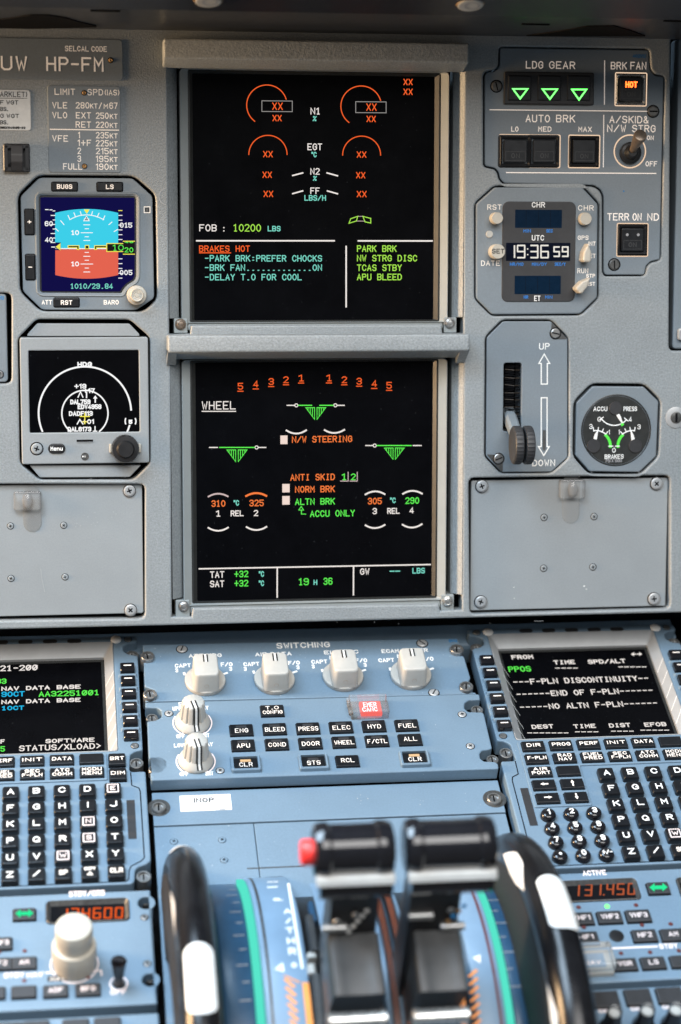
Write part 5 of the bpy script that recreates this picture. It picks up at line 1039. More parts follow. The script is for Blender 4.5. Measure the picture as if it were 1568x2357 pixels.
# ================================================================== KEYBOARD DISPLAY UNITS (MCDU), left and right of the pedestal
wM = -.003
UC = .2679                                      # middle of the right unit
A0R = B(1395.5, 1779.8, 0)                      # letter A on each unit ties the two together
A0L = B(24.9, 1823.7, 0)
dU, dV = A0L[0] - A0R[0], A0L[1] - A0R[1]
def rr_(px, py, w=wM): return B(px, py, w)                                        # point measured on the right unit
def ll_(px, py, w=wM): q = B(px, py, w); return (q[0] - dU, q[1] - dV)             # point measured on the left unit
half = [ll_(*p) for p in ((314, 1463.5), (316, 1476), (311, 1478.5), (296, 1480), (284, 1487), (284.5, 1499), (296, 1505.6), (317.4, 1509), (328.8, 1726), (312.4, 1729), (300, 1737), (298, 1771), (302, 1776), (335.4, 1775), (347.5, 1980), (339, 1988), (317, 1995.7), (311, 2005), (310, 2027), (304, 2034))]
def make_keyboard_unit(off, label, screen_fn, skip):
    du, dv = off
    T = Thing('keyboard_display_unit', label, 'keyboard unit', P, (UC + du, .04 + dv, wM), 'keyboard display units beside the pedestal keys')
    sh = lambda q: (q[0] + du, q[1] + dv)
    right = [sh(q) for q in half]; left = [sh((2 * UC - q[0], q[1])) for q in half]
    out = rounded(right + left[::-1], .0014)
    su0, sv0, su1, sv1 = .2122 + du, .0385 + dv, .3206 + du, .1303 + dv
    bo = rrect(su0 - .0062, sv0 - .004, su1 + .0062, sv1 + .0105, .002); bi = rrect(su0, sv0, su1, sv1, .0012)
    mb = MB(); mb.holes(out, [bo], -.016, wM, 'pedestal_paint', .0009); T.part('body', mb)
    mb = MB(); mb.loops([[(x, y, wM - .0004) for x, y in bo], [(x, y, wM) for x, y in inset(bo, .0004)], [(x, y, wM - .0052) for x, y in bi], [(x, y, wM - .0075) for x, y in bi]], 'silver_paint', False, False); T.part('screen_bezel', mb)
    mb = MB(); mb.plate(inset(ccw(bi), -.0003), wM - .012, wM - .0072, 'rim_black'); mb.box(su0 + .0022, sv0 + .001, su1 - .0022, sv1 - .0026, wM - .0074, wM - .0070, 'screen_glass'); sc = T.part('screen', mb)
    mb = MB(); screen_fn(mb, wM - .0068); T.part('screen_text', mb, sc)
    # diagonal guide lines on the bezel and the line keys beside it
    keys = [ll_(x, y, 0) for x, y in ((293.5, 1533.4), (295, 1563), (297, 1593), (298.7, 1623.9), (300.3, 1655), (302, 1687.6))]
    mb = MB()
    for q in keys:
        for s in (1, -1):
            uo = UC + s * (su1 - du + .0058 - UC); ui = UC + s * (su1 - du + .0002 - UC)
            v1_, v0_ = q[1] - .0012, q[1] - .0108
            a_, b_ = sh((uo, v1_)), sh((ui, v0_)); n_ = .00022
            mb.add([(a_[0], a_[1] + n_, wM + .00005), (a_[0], a_[1] - n_ * 2, wM + .00005), (b_[0], b_[1] - n_ * 2, wM - .0048), (b_[0], b_[1] + n_, wM - .0048)], [[0, 1, 2, 3]], 'white_paint')
    T.part('guide_line', mb)
    ku = sum(q[0] for q in keys) / 6
    for i, q in enumerate(keys):
        for s in (1, -1):
            u, v = sh((UC + s * (ku - UC), q[1] - .0006)); 
            mb = MB(); R = [[(x, y, w) for x, y in rrect(u - a, v - b, u + a, v + b, .0008)] for a, b, w in ((.0049, .0041, wM), (.0048, .0040, .0000), (.0044, .0036, .0006), (.0040, .0032, .0007))]
            mb.loops(R, 'gloss_black'); k = T.part('line_select_key', mb)
            mb = MB(); mb.strip([(u - .0026, v + .0006), (u + .0026, v + .0006)], .0009, .0009, 'legend', cap=0); T.part('legend', mb, k)
            if i < 5:
                vm_ = sh((0, (q[1] + keys[i + 1][1]) / 2 - .0006))[1]
                mb = MB(); mb.loops([[(x, y, w) for x, y in rrect(u - a, vm_ - b, u + a, vm_ + b, .0004)] for a, b, w in ((.0064, .0019, wM), (.0056, .0009, wM + .0017), (.0054, .0007, wM + .0019))], 'pedestal_paint'); T.part('key_rib', mb)
    for s in (1, -1):                            # lamps, screws and captive screws in the corners
        q = ll_(267, 1472.6); u, v = sh((UC + s * (q[0] - UC), q[1])); mb = MB(); mb.lathe(u, v, [(.0037, wM), (.0036, wM + .0006), (.0028, wM + .0011), (.0004, wM + .0013)], 'white_paint', 24); T.part('light_sensor', mb, smooth=True)
        for (x, y, r, kind) in ((294.6, 1472, 10.5, 'cross'), (310.6, 1716.8, 10.5, 'cross')):
            q = ll_(x, y); u, v = sh((UC + s * (q[0] - UC), q[1])); mb = MB(); mb.lathe(u, v, [(.0028, wM + .00006), (.0025, wM + .00008)], 'black_gap', 20); mb.lathe(u, v, [(.0024, wM + .0001), (.0022, wM + .0005), (.0014, wM + .0007), (.0004, wM + .0003)], 'steel', 18); T.part('screw', mb, smooth=True)
        for (x, y) in ((304, 1512.5 - 9), (314, 1752), (331, 2013)):
            q = ll_(x, y); u, v = sh((UC + s * (q[0] - UC), q[1])); mb = MB(); r = .0046; w = wM - .0015
            mb.lathe(u, v, [(r, -.016), (r, w - .0004), (r * .92, w), (r * .74, w), (r * .70, w - .0016), (r * .02, w - .0015)], 'steel', 24); mb.strip([(u, v - r * .6), (u, v + r * .6)], .0009, w - .0013, 'black_gap', cap=0); T.part('captive_screw', mb, smooth=True, ang=30)
    # lamps along the top
    qc = [rr_(x, y) for x, y in ((1210.6, 1451.7), (1263, 1450.8), (1315.6, 1450), (1368, 1449), (1420, 1448.2))]
    for q in qc:
        u, v = sh(q); mb = MB(); mb.box(u - .0049, v - .0019, u + .0049, v + .0019, wM - .0002, wM + .0001, 'grey_black', .0019); T.part('annunciator', mb)
    # keys
    wF = wM + .0030
    def fkey(q, s, hw=.0075, hh=.0042, th=.0031):
        u, v = sh(q); mb = MB(); mb.box(u - hw - .0003, v - hh - .0003, u + hw + .0003, v + hh + .0003, wM, wM + .0011, 'black_gap'); mb.box(u - hw, v - hh, u + hw, v + hh, wM + .001, wF, 'key_black', .0006, .0006); k = T.part('function_key', mb)
        if s in ('<-', '->', '^', 'v'):
            mb = MB(); a = {'<-': 180, '->': 0, '^': 90, 'v': -90}[s]; ca, sa = math.cos(math.radians(a)), math.sin(math.radians(a))
            pts = [(-.0026, -.0005), (.0003, -.0005), (.0003, -.0012), (.0028, 0), (.0003, .0012), (.0003, .0005), (-.0026, .0005)]
            mb.fill([(u + x * ca - y * sa, v + x * sa + y * ca) for x, y in pts], wF + .0002, 'legend'); T.part('legend', mb, k)
        elif s:
            mb = MB(); L = s.split('|'); n = len(L)
            for i, l in enumerate(L):
                wd = min(hw * 1.70, len(l) * .0031); glyphs(mb, l, u, v - th * .45 + ((n - 1) / 2 - i) * th * 1.12, wd, th * (1 if n == 1 else .92), .00052, wF + .0002, 'legend')
            T.part('legend', mb, k)
    fx = [rr_(x, y, wF) for x, y in ((1228.2, 1715.5), (1291.6, 1713.6), (1355, 1712), (1418.4, 1710.3), (1481.3, 1708.7), (1545, 1707))]
    pu = (fx[5][0] - fx[0][0]) / 5; f0 = fx[0]; r2 = rr_(1236.9, 1744.8, wF); pv = f0[1] - r2[1]
    # raised surround of the function keys
    a0, b0 = sh((f0[0] - .0098, f0[1] + .0060)), sh((f0[0] + pu * 5 + .0098, f0[1] - pv - .0060)); c0 = sh((f0[0] + pu * 1.5, f0[1] - 4 * pv - .0062))
    mb = MB(); mb.plate(rounded([(a0[0], a0[1]), (b0[0], a0[1]), (b0[0], b0[1]), (c0[0], b0[1]), (c0[0], c0[1]), (a0[0], c0[1])], .001), wM - .001, wM + .0010, 'pedestal_paint', .0005); T.part('key_surround', mb)
    rows = [['DIR', 'PROG', 'PERF', 'INIT', 'DATA', ''], ['F-PLN', 'RAD|NAV', 'FUEL|PRED', 'SEC|F-PLN', 'ATC|COMM', 'MCDU|MENU'], ['AIR|PORT', ''], ['<-', '^'], ['->', 'v']]
    for j, row in enumerate(rows):
        for i, s in enumerate(row): fkey((f0[0] + i * pu, f0[1] - j * pv), s)
    for (x, y), s in (((269.5, 1746), 'BRT'), ((271.5, 1779.5), 'DIM')): fkey(ll_(x, y, wF), s, .0052, .0050)
    # letters
    PU, PV = .09979183228906341 * SC, .08606437643932169 * SC
    letters = 'ABCDEFGHIJKLMNOPQRSTUVWXYZ/'
    for i in range(30):
        c, r = i % 5, i // 5; u, v = A0R[0] + c * PU + du, A0R[1] - r * PV + dv; v -= .0008
        s = letters[i] if i < 27 else ('SP', 'OVFY', 'CLR')[i - 27]
        mb = MB(); mb.loops([[(x, y, w) for x, y in rrect(u - a, v - a, u + a, v + a, .001)] for a, w in ((.0053, wM), (.0052, wM + .0030), (.0047, wM + .0040), (.0042, wM + .0041))], 'key_black'); k = T.part('letter_key', mb)
        wt = wM + .0043; mb = MB()
        if s in ('E', 'N', 'S', 'W'):
            f = rrect(u - .0037, v - .0037, u + .0037, v + .0037, .0006)
            mb.fill(f, wt, 'legend_pink'); mb.fill(inset(f, .0008), wt + .0001, 'key_black'); glyphs(mb, s, u, v - .0018, .0034 if s != 'W' else .0044, .0036, .00062, wt + .0002, 'legend_pink')
        elif s == 'OVFY': glyphs(mb, s, u, v + .0009, .0068, .0026, .0006, wt, 'legend_dim'); mb.fill([(u - .002, v - .003), (u + .002, v - .003), (u, v + .0002)], wt, 'legend_dim'); mb.fill([(u - .0009, v - .0024), (u + .0009, v - .0024), (u, v - .0008)], wt + .0001, 'ink_black')
        elif len(s) > 1: glyphs(mb, s, u, v - .0018, .0026 * len(s), .0038, .0007, wt, 'legend_dim')
        else: glyphs(mb, s, u, v - .0022, (.0044 if s not in 'I' else .001), .0048, .00088, wt, 'legend_white')
        T.part('legend', mb, k)
    # round number keys
    d0 = rr_(1262.3, 1871.3, 0); d1 = rr_(1367.6, 1868, 0); d2 = rr_(1289.7, 1967, 0); pu2, pv2 = (d1[0] - d0[0]) / 2, (d0[1] - d2[1]) / 3
    for i, s in enumerate(('1', '2', '3', '4', '5', '6', '7', '8', '9', '.', '0', '+/-')):
        u, v = sh((d0[0] + (i % 3) * pu2, d0[1] - (i // 3) * pv2 - .0008)); mb = MB()
        mb.lathe(u, v, [(.0050, wM), (.0050, wM + .0022), (.0045, wM + .0036), (.0034, wM + .0044), (.0018, wM + .0047), (.0002, wM + .0048)], 'gloss_black', 28); k = T.part('number_key', mb, smooth=True, ang=50)
        mb = MB(); wt = wM + .0050
        if s == '.': mb.fill(circ(u, v, .0010, 10), wt, 'legend_white')
        else: glyphs(mb, s, u, v - .0021, .0030 if len(s) == 1 and s != '1' else (.0016 if s == '1' else .0066), .0045 if len(s) == 1 else .0036, .0009 if len(s) == 1 else .0007, wt, 'legend_white')
        T.part('legend', mb, k)
    # dark status bars and the engraved outline of the keyboard
    for s in (1, -1):
        q = ll_(303, 1886); u, v = sh((UC + s * (q[0] - UC), q[1])); mb = MB(); mb.box(u - .0026, v - .0165, u + .0026, v + .0165, wM - .0002, wM + .0001, 'grey_black', .0004); T.part('status_bar', mb)
        mb = MB(); g = [ll_(*p) for p in ((301, 1778), (303.5, 1808), (320, 1814), (323, 1822), (332.5, 1974), (327, 1981), (302, 1994), (297.5, 2004), (296.5, 2024), (290, 2029))]
        mb.strip([sh((UC + s * (q[0] - UC), q[1])) for q in g], .0007, wM + .00012, 'black_gap'); T.part('outline_groove', mb)
        if s > 0: e1 = sh((UC + (g[-1][0] - UC), g[-1][1]))
    mb = MB(); mb.strip([(e1[0], e1[1]), (2 * (UC + du) - e1[0], e1[1])], .0007, wM + .0001, 'black_gap'); T.part('outline_groove', mb)
    q = ll_(310, 1998 - 2); u, v = sh(q)
    return T
def scr_right(mb, w):
    X = lambda s, x0, x1, y, h, m='glow_white', t=2.0, mono=True: text(mb, P, s, x0, x1, y, h, m, w, t, disp=True, mono=mono)
    X('FROM', 1178.5, 1229, 1517, 9.5); X('TIME', 1275.8, 1325.2, 1529, 9.5); X('SPD/ALT', 1354.5, 1441.8, 1527, 9.5); X('PPOS', 1172, 1224, 1546, 12.5, 'glow_green')
    def dash(x0, x1, y, n):
        st = (x1 - x0) / (n - .3)
        for i in range(n): line(mb, P, [(x0 + i * st, y + (x1 - x0) * 0), (x0 + i * st + st * .62, y - st * .62 * .02)], 2.1, 'glow_white', w)
    dash(1279.6, 1330, 1537.8, 4); dash(1424.8, 1488, 1535, 5)
    for s, x0, x1, y in (('---F-PLN DISCONTINUITY--', 1181.7, 1497.4, 1571.5), ('------END OF F-PLN------', 1189, 1507.6, 1599.5), ('-----NO ALTN F-PLN------', 1197, 1518, 1629)): X(s, x0, x1, y, 12.5)
    X('DEST', 1225, 1275.5, 1677, 9.5); X('TIME', 1321.4, 1372.8, 1676, 9.5); X('DIST', 1403.3, 1453, 1674, 9.5); X('EFOB', 1484.5, 1535.6, 1672, 9.5)
    dash(1215.4, 1308.5, 1687, 7); dash(1325, 1377.5, 1684.5, 4); dash(1408, 1459, 1683, 4); dash(1475.5, 1540, 1680.7, 5)
    line(mb, P, [(1456, 1505.8), (1463, 1505.6)], 2.6, 'glow_white', w); line(mb, P, [(1468, 1505.6), (1475, 1505.4)], 2.6, 'glow_white', w)
    mb.fill(P.poly([(1452.5, 1505.8), (1459.5, 1501.5), (1459.5, 1510)], w + .0001), w + .0001, 'glow_white'); mb.fill(P.poly([(1478.5, 1505.4), (1471.5, 1501.2), (1471.5, 1509.6)], w + .0001), w + .0001, 'glow_white')
def scr_left(mb, w):
    X = lambda s, x0, x1, y, h, m='glow_white', t=2.1, **k: text(mb, P, s, x0, x1, y, h, m, w, t, disp=True, mono=True, zero=True, **k)
    X('321-200', -14, 87, 1544, 13); X('33', -9, 15, 1574, 12, 'glow_green'); X('NAV DATA BASE', 3.4, 186, 1587.6, 9.5); X('9OCT', 3.4, 57, 1603.5, 12, 'glow_blue'); X('AA32251001', 89.4, 229.5, 1602, 12.5, 'glow_green')
    X('NAV DATA BASE', 3.4, 186, 1618, 9.5); X('1OCT', 3.4, 55.7, 1634.6, 10, 'glow_blue'); X('F', 1, 11, 1711.5, 9.5); X('SOFTWARE', 105, 218, 1709, 9.5); X('5', 1, 11.4, 1730, 12.5, 'glow_green'); X('STATUS/XLOAD>', 44.4, 234, 1726, 13)
make_keyboard_unit((0, 0), 'keyboard display unit reading F-PLN DISCONTINUITY, right of the pedestal', scr_right, 0)
make_keyboard_unit((dU, dV), 'keyboard display unit reading NAV DATA BASE, cut by the left edge', scr_left, 0)

# ================================================================== RADIO PANELS
def radio(label, poly, notches, wins=()):
    u, v = poly[0]; T = Thing('radio_panel', label, 'radio panel', P, (sum(p[0] for p in poly) / len(poly), min(p[1] for p in poly), wM), 'radio panels at the foot of the picture')
    mb = MB(); mb.holes(rounded(poly, .001), [circ(x, y, r, 20) for x, y, r in notches] + [rrect(*P.rect(*q, wM), .003) for q in wins], -.016, wM, 'pedestal_paint', .0009); T.part('plate', mb)
    return T
def rkey(T, cx, cy, s, w=56, h=27, th=11, ink='legend_pink'):
    wk_ = wM + .0022; u, v = B(cx, cy, wk_); a, b = P.mpp(cx, cy, wk_); hw, hh = w / 2 * a, h / 2 * b
    mb = MB(); mb.box(u - hw - .0004, v - hh - .0004, u + hw + .0004, v + hh + .0004, wM - .0002, wM + .0004, 'black_gap', .0006); mb.box(u - hw, v - hh, u + hw, v + hh, wM, wk_, 'grey_black', .0008, .0006); k = T.part('radio_key', mb)
    if s: mb = MB(); glyphs(mb, s, u, v - th * b / 2, min(w * .72, len(s) * 11) * a, th * b, 2.0 * a, wk_ + .0002, ink); T.part('legend', mb, k)
    return k
def led(T, cx, cy, on=False):
    u, v = B(cx, cy, wM); k = pk(cx, cy, wM); mb = MB(); mb.lathe(u, v, [(5.5 * k, wM + .0001), (4.5 * k, wM + .0005), (.5 * k, wM + .0006)], 'glow_signal' if on else 'dark_red', 12); T.part('indicator_lamp', mb)
def window(T, x0, y0, x1, y1, digits, m):
    q = P.rect(x0, y0, x1, y1, wM); o = rrect(*q, .003); i_ = inset(o, .0028)
    mb = MB(); mb.loops([[(x, y, wM + .0002) for x, y in o], [(x, y, wM + .0006) for x, y in inset(o, .0005)], [(x, y, wM - .0022) for x, y in i_]], 'dark_steel', False, False); T.part('window_bezel', mb)
    mb = MB(); mb.plate(inset(i_, -.0003), wM - .004, wM - .0020, 'black_gap'); s = T.part('frequency_window', mb); w = wM - .0017
    mb = MB()
    for c, dx0, dx1, yt, yb in digits:
        if c == '.': mb.fill(circ(*P.at((dx0 + dx1) / 2, yb, w), .0006, 8), w, m)
        else: sevenseg(mb, P, c, dx0, yt, dx1, yb, 3.4, m, w, .06)
    T.part('digits', mb, s)
def transfer(T, cx, cy, w=52, h=26):
    k = rkey(T, cx, cy, None, w, h); wk_ = wM + .0025; mb = MB()
    q = P.poly([(cx - 21, cy), (cx - 9, cy - 9.5), (cx - 9, cy - 4), (cx + 9, cy - 4.4), (cx + 9, cy - 10), (cx + 21, cy - .5), (cx + 9, cy + 9), (cx + 9, cy + 4), (cx - 9, cy + 4.4), (cx - 9, cy + 10)], wk_); mb.fill(q, wk_, 'glow_arrow'); T.part('lit_arrow', mb, k)
uLp = -.0412
poly = [(-.200, -.0818), (uLp, -.0818), (uLp, -.1665), (-.200, -.1665)]
T = radio('left radio panel with orange frequency window and large double cream knob', poly, [(*B(336, 2078, wM), .0046), (*B(346, 2255, wM), .0046)], [(106.6, 2070, 298, 2123)])
for x, y in ((336, 2078), (346, 2255)):
    u, v = B(x, y, -.012); mb = MB(); mb.cyl(u, v, -.016, -.009, .0042, 'dark_steel', .0006); T.part('deep_screw', mb, smooth=True)
window(T, 106.6, 2070, 298, 2123, [(c, 139 + i * 25.4 + (0 if i else 4), 139 + i * 25.4 + 15, 2092 - i * .5, 2115 - i * .6) for i, c in enumerate('124600')], 'glow_seg')
transfer(T, 56.5, 2102.5)
mb = MB(); wt = wM + .00015
for s, x0, x1, y, h in (('STBY/CRS', 158.8, 242, 2062.5, 12.5), ('STBY', 9, 56, 2250, 11.5), ('NAV', 62, 99.5, 2249, 11.5), ('OFF', 254, 292, 2289, 12)): text(mb, P, s, x0, x1, y, h, 'legend_pink', wt, 2.2)
line(mb, P, [(106, 2239), (233, 2234), (234, 2245)], 3, 'legend_pink', wt); T.part('lettering', mb)
for cx, cy, s in ((56, 2214.5, 'AM'), (0, 2217, 'HF2'), (0, 2170, 'VHF3'), (55, 2281, None), (128.5, 2279, 'ADF'), (203, 2275.5, 'BFO'), (-16, 2284, 'LS')): rkey(T, cx, cy, s)
for cx, cy in ((57, 2189), (56, 2257.5), (203, 2249.5), (-2, 2192)): led(T, cx, cy)
mb = MB(); q = P.rect(109.5, 2246.5, 156, 2259, wM); mb.box(*q, wM, wM + .0004, 'grey_black', .0003); text(mb, P, 'NAV', 117, 150, 2257, 8, 'legend_dim', wM + .0006, 1.2); T.part('tape_label', mb)
for x, y in ((333, 2111.6), (339, 2218)): screw(T, P, x, y, 9, wM, 'cross', 30, 'steel')
h = .030; u, v = B(170.3, 2132, h); k = pk(170, 2150, .012)
mb = MB(); r1, r2 = 43.5 * pk(170, 2132, h), 52 * pk(170, 2165, .014)
mb.lathe(u, v, [(r2 * .95, wM), (r2, wM + .008), (r2, .013), (r2 * .96, .0145), (r1 * .98, .015), (r1 * .96, .018), (r1, .0215), (r1, h - .0012), (r1 * .95, h - .0002), (r1 * .9, h), (r1 * .03, h)], 'cream_plastic', 48); T.part('tuning_knob', mb, smooth=True, ang=40)
mb = MB(); mb.strip(circ(u, v, 55 * k, 40), 3 * k, wt, 'legend_pink', True); T.part('ring_mark', mb)
u, v = B(273.6, 2264, wM); k = pk(273, 2264, wM); mb = MB(); mb.strip(circ(u, v, 20 * k, 28), 4 * k, wt, 'legend_pink', True); T.part('ring_mark', mb)
tip = B(273.6, 2209, .018); mb = MB(); mb.tube([(u, v, wM), (u + (tip[0] - u) * .3, v + (tip[1] - v) * .3, wM + .005), (tip[0], tip[1], .0165), (tip[0], tip[1] + .0006, .018)], [.0034, .0026, .0046, .0040], 'gloss_black', 16); tg = T.part('toggle_switch', mb, smooth=True)
mb = MB(); mb.lathe(u, v, [(15 * k, wM + .0001), (13 * k, wM + .002), (9 * k, wM + .003)], 'black_plastic', 20); T.part('toggle_base', mb, tg)
poly = [(.2068, -.0832), (.360, -.0832), (.360, -.1680), (.2062, -.1680)]
T = radio('right radio panel showing 131.450 with three VHF keys', poly, [(.354, -.10, .003)], [(1290, 2024, 1472, 2074), (1562, 2018, 1640, 2068)])
window(T, 1290, 2024, 1472, 2074, [('1', 1322, 1332, 2037, 2062), ('3', 1347, 1361, 2036, 2061), ('1', 1372, 1382, 2035.5, 2060), ('.', 1388, 1392, 2055, 2059.5), ('4', 1397, 1411, 2035, 2059), ('5', 1421, 1435, 2034.5, 2058.5), ('0', 1446, 1460, 2034, 2058)], 'glow_seg_dim')
transfer(T, 1516, 2042.5, 50, 26); window(T, 1562, 2018, 1640, 2068, [], 'glow_seg_dim')
mb = MB(); text(mb, P, 'ACTIVE', 1342.5, 1397.6, 2015, 12, 'legend_pink', wt, 2.2); line(mb, P, [(1404, 2183), (1512, 2178.5)], 4, 'legend_pink', wt); text(mb, P, 'STBY', 1519, 1562, 2183, 11.5, 'legend_pink', wt, 2.2); T.part('lettering', mb)
for cx, cy, s in ((1338.6, 2112.5, 'VHF1'), (1404, 2109.4, 'VHF2'), (1470, 2106.2, 'VHF3'), (1350, 2157, 'HF1'), (1484.6, 2151.8, 'HF2'), (1550, 2149.8, 'AM'), (1439, 2218, 'VOR'), (1504.5, 2214.5, 'LS'), (1572, 2211, None)): rkey(T, cx, cy, s)
for cx, cy, on in ((1332, 2088.5, 0), (1397.7, 2086.5, 1), (1464, 2083.5, 0), (1344, 2134.5, 0), (1478, 2129.5, 0), (1544, 2127, 0), (1429.5, 2194.5, 0), (1496.5, 2192, 0), (1563, 2188.5, 0)): led(T, cx, cy, on)
u, v = B(1419, 2155, wM); mb = MB(); mb.cyl(u, v, wM, wM + .0008, 17 * pk(1419, 2155, wM), 'black_plastic', .0003); T.part('blind_plug', mb, smooth=True)
q = P.rect(1331, 2172, 1412, 2226, .006); mb = MB(); mb.box(q[0], q[1], q[2], q[3], wM + .0002, .0005, 'white_plastic', .0008, .0005)
g = T.part('guarded_key', mb); mb = MB(); mb.box(q[0] + .004, q[1] + .004, q[2] - .004, q[3] - .003, .0004, .0012, 'quadrant_blue', .0006, .0003); text(mb, P, 'NAV', 1346, 1385, 2220, 10, 'legend_pink', .0015, 2); T.part('key_face', mb, g)
mb = MB(); mb.box(q[0], q[1], q[2], q[3], .0022, .0082, 'clear_plastic', .001, .0008, bottom=True); T.part('clear_cover', mb, g)
# audio panels below
def audio(label, u0, u1, keys, knobs):
    T = Thing('audio_panel', label, 'audio panel', P, ((u0 + u1) / 2, -.26, wM), 'audio panels along the bottom edge')
    mb = MB(); mb.box(u0, -.30, u1, -.1728, -.016, wM, 'pedestal_paint', .0008, .0009); T.part('plate', mb)
    for cx, cy in keys: rkey(T, cx, cy, None, 60, 36)
    for cx, cy in keys: mb = MB(); text(mb, P, 'CALL', cx - 17, cx + 17, cy + 33, 9, 'legend_pink', wM + .0002, 2); T.part('legend', mb)
    for cx, cy in knobs:
        u, v = B(cx, cy, .018); k = pk(cx, cy, .018); mb = MB(); mb.lathe(u, v, [(27 * k, wM), (27 * k, .004), (20 * k, .008), (18 * k, .0155)], 'gloss_black', 32); kn = T.part('volume_knob', mb, smooth=True)
        mb = MB(); mb.lathe(u, v, [(17.5 * k, .0155), (17.5 * k, .018), (12 * k, .020), (1 * k, .0205)], 'clear_plastic', 28); mb.lathe(u, v, [(14 * k, .0156), (12 * k, .0157)], 'white_plastic', 20); T.part('clear_cap', mb, kn, smooth=True)
    return T
audio('audio panel with dark call keys at the left bottom corner', -.200, uLp + .0004, ((20, 2370), (83, 2366), (175, 2362), (248, 2358), (-52, 2372)), ())
audio('audio panel with clear capped volume knobs at the right bottom corner', .2064, .360, ((1396, 2298), (1470, 2293), (1543, 2289)), ((1415.8, 2326), (1491.6, 2322), (1558, 2320)))

# ================================================================== TRIM WHEELS AND THRUST QUADRANT
def cyl_hit(px, py, vc, wc, R):                 # where a sight line first meets a drum whose axis runs across the pedestal
    d = CR @ Vector(((px - CX) / FPX, -(py - CY) / FPX, -1.0)); o = CO - P.O
    o = Vector((o.dot(P.U), o.dot(P.V), o.dot(P.W))); d = Vector((d.dot(P.U), d.dot(P.V), d.dot(P.W)))
    oy, oz = o.y - vc, o.z - wc; a = d.y ** 2 + d.z ** 2; b = 2 * (oy * d.y + oz * d.z); c = oy ** 2 + oz ** 2 - R * R
    D = max(0.0, b * b - 4 * a * c); t = (-b - math.sqrt(D)) / (2 * a); q = o + d * t
    return q.x, math.degrees(math.atan2(q.y - vc, q.z - wc))
WV, WW, WR = -.200, -.0585, .150
HD = .0125
def sect(hw, R, t):                             # point of the rounded tyre section; t = -1..1 across the crown, beyond that down the side walls
    if t < -1: return (-hw, R - HD + (t + 1) * .016)
    if t > 1: return (hw, R - HD - (t - 1) * .016)
    a = t * math.pi / 2; return (hw * math.sin(a), R - HD * (1 - math.cos(a)))
def tread(hw, R): return [sect(hw, R, t) for t in (-4.2, -1.6, -1, -.86, -.7, -.52, -.34, -.17, 0, .17, .34, .52, .7, .86, 1, 1.6, 4.2)]
def trim_wheel(label, uc, hw, marks):
    T = Thing('trim_wheel', label, 'trim wheel', P, (uc, WV, WW), 'pitch trim wheels beside the thrust levers')
    mb = MB(); mb.revolve(uc, WV, WW, tread(hw, WR), 'wheel_black', 0, 360, 120); T.part('tyre', mb, smooth=True, ang=60)
    for sg in (-1, 1): mb = MB(); mb.revolve(uc, WV, WW, [(sg * (hw + .0002), WR - HD - .003), (sg * (hw + .0006), WR - HD - .006), (sg * (hw + .0006), WR - HD - .052)], 'rubber_side', 0, 360, 96); T.part('side_wall', mb, smooth=True)
    mb = MB(); mb.revolve(uc, WV, WW, [(-hw * .5, WR - .035), (-hw * .5, .02), (hw * .5, .02), (hw * .5, WR - .035)], 'dark_steel', 0, 360, 48); T.part('wheel_disc', mb)
    for t0, t1, a0, a1, rd in marks:            # painted patch with rounded or pointed ends
        mb = MB(); n = 24; m = 10; L = abs(a1 - a0) * math.pi / 180 * WR; R = []
        for i in range(n + 1):
            f = (1 - math.cos(math.pi * i / n)) / 2; d = min(f, 1 - f) * L
            k = 1.0 if d >= rd else max(.04, math.sqrt(max(0, 1 - (1 - d / rd) ** 2)) if rd < .012 else d / rd)
            if rd < .012: k = 1 - (1 - k) * min(1, rd / (hw * abs(t1 - t0) * .5) )
            a = math.radians(a0 + (a1 - a0) * f); tm, th = (t0 + t1) / 2, (t1 - t0) / 2 * k; row = []
            for q in range(m + 1):
                du_, r = sect(hw + .0003, WR + .0003, tm + th * (2 * q / m - 1)); row.append((uc + du_, WV + r * math.sin(a), WW + r * math.cos(a)))
            R.append(row)
        mb.loops(R, 'white_paint', False, False, closed=False); T.part('white_mark', mb, smooth=True)
def ang(px, py, R=None): return cyl_hit(px, py, WV, WW, R or WR)[1]
trim_wheel('left black trim wheel with large white marks, beside the left radio panel', -.0232, .0107, ((-.50, .50, ang(457, 2170), ang(460, 2333), .005), (-1.22, -.76, ang(395, 2004), ang(402, 2122), .02), (.78, 1.15, ang(490, 2004), ang(495, 2110), .02), (-.55, .45, 43.5, 48, .005), (-1.22, -.80, ang(425, 2340), ang(425, 2420), .02)))
trim_wheel('right black trim wheel with white marks, beside the right radio panel', .1732, .0118, ((-.36, .72, ang(1250, 2015), ang(1270, 2137), .005), (-1.25, -.50, ang(1170, 1928), ang(1170, 2018), .02), (-1.20, -.70, ang(1255, 2240), ang(1262, 2420), .02)))
QV, QW, QR = -.165, -.094, .127
def qang(px, py, R=QR): return cyl_hit(px, py, QV, QW, R)
T = Thing('thrust_quadrant', 'curved blue thrust quadrant with mint green scale lines and orange IDLE stripes', 'quadrant', P, (.078, QV, -.03))
def drum(name, u0, u1, R, m, a0=-40, a1=70, bev=.0012):
    mb = MB(); h_ = (u1 - u0) / 2; mb.revolve((u0 + u1) / 2, QV, QW, [(-h_, R - .03), (-h_, R - bev), (-h_ + bev * .3, R - bev * .3), (-h_ + bev, R), (h_ - bev, R), (h_ - bev * .3, R - bev * .3), (h_, R - bev), (h_, R - .03)], m, a0, a1, 80); return T.part(name, mb, smooth=True, ang=50)
dl = drum('scale_drum', -.0068, .0110, QR - .003, 'drum_blue'); drum('light_strip', .0115, .0154, QR - .0005, 'glow_mint', bev=.0004)
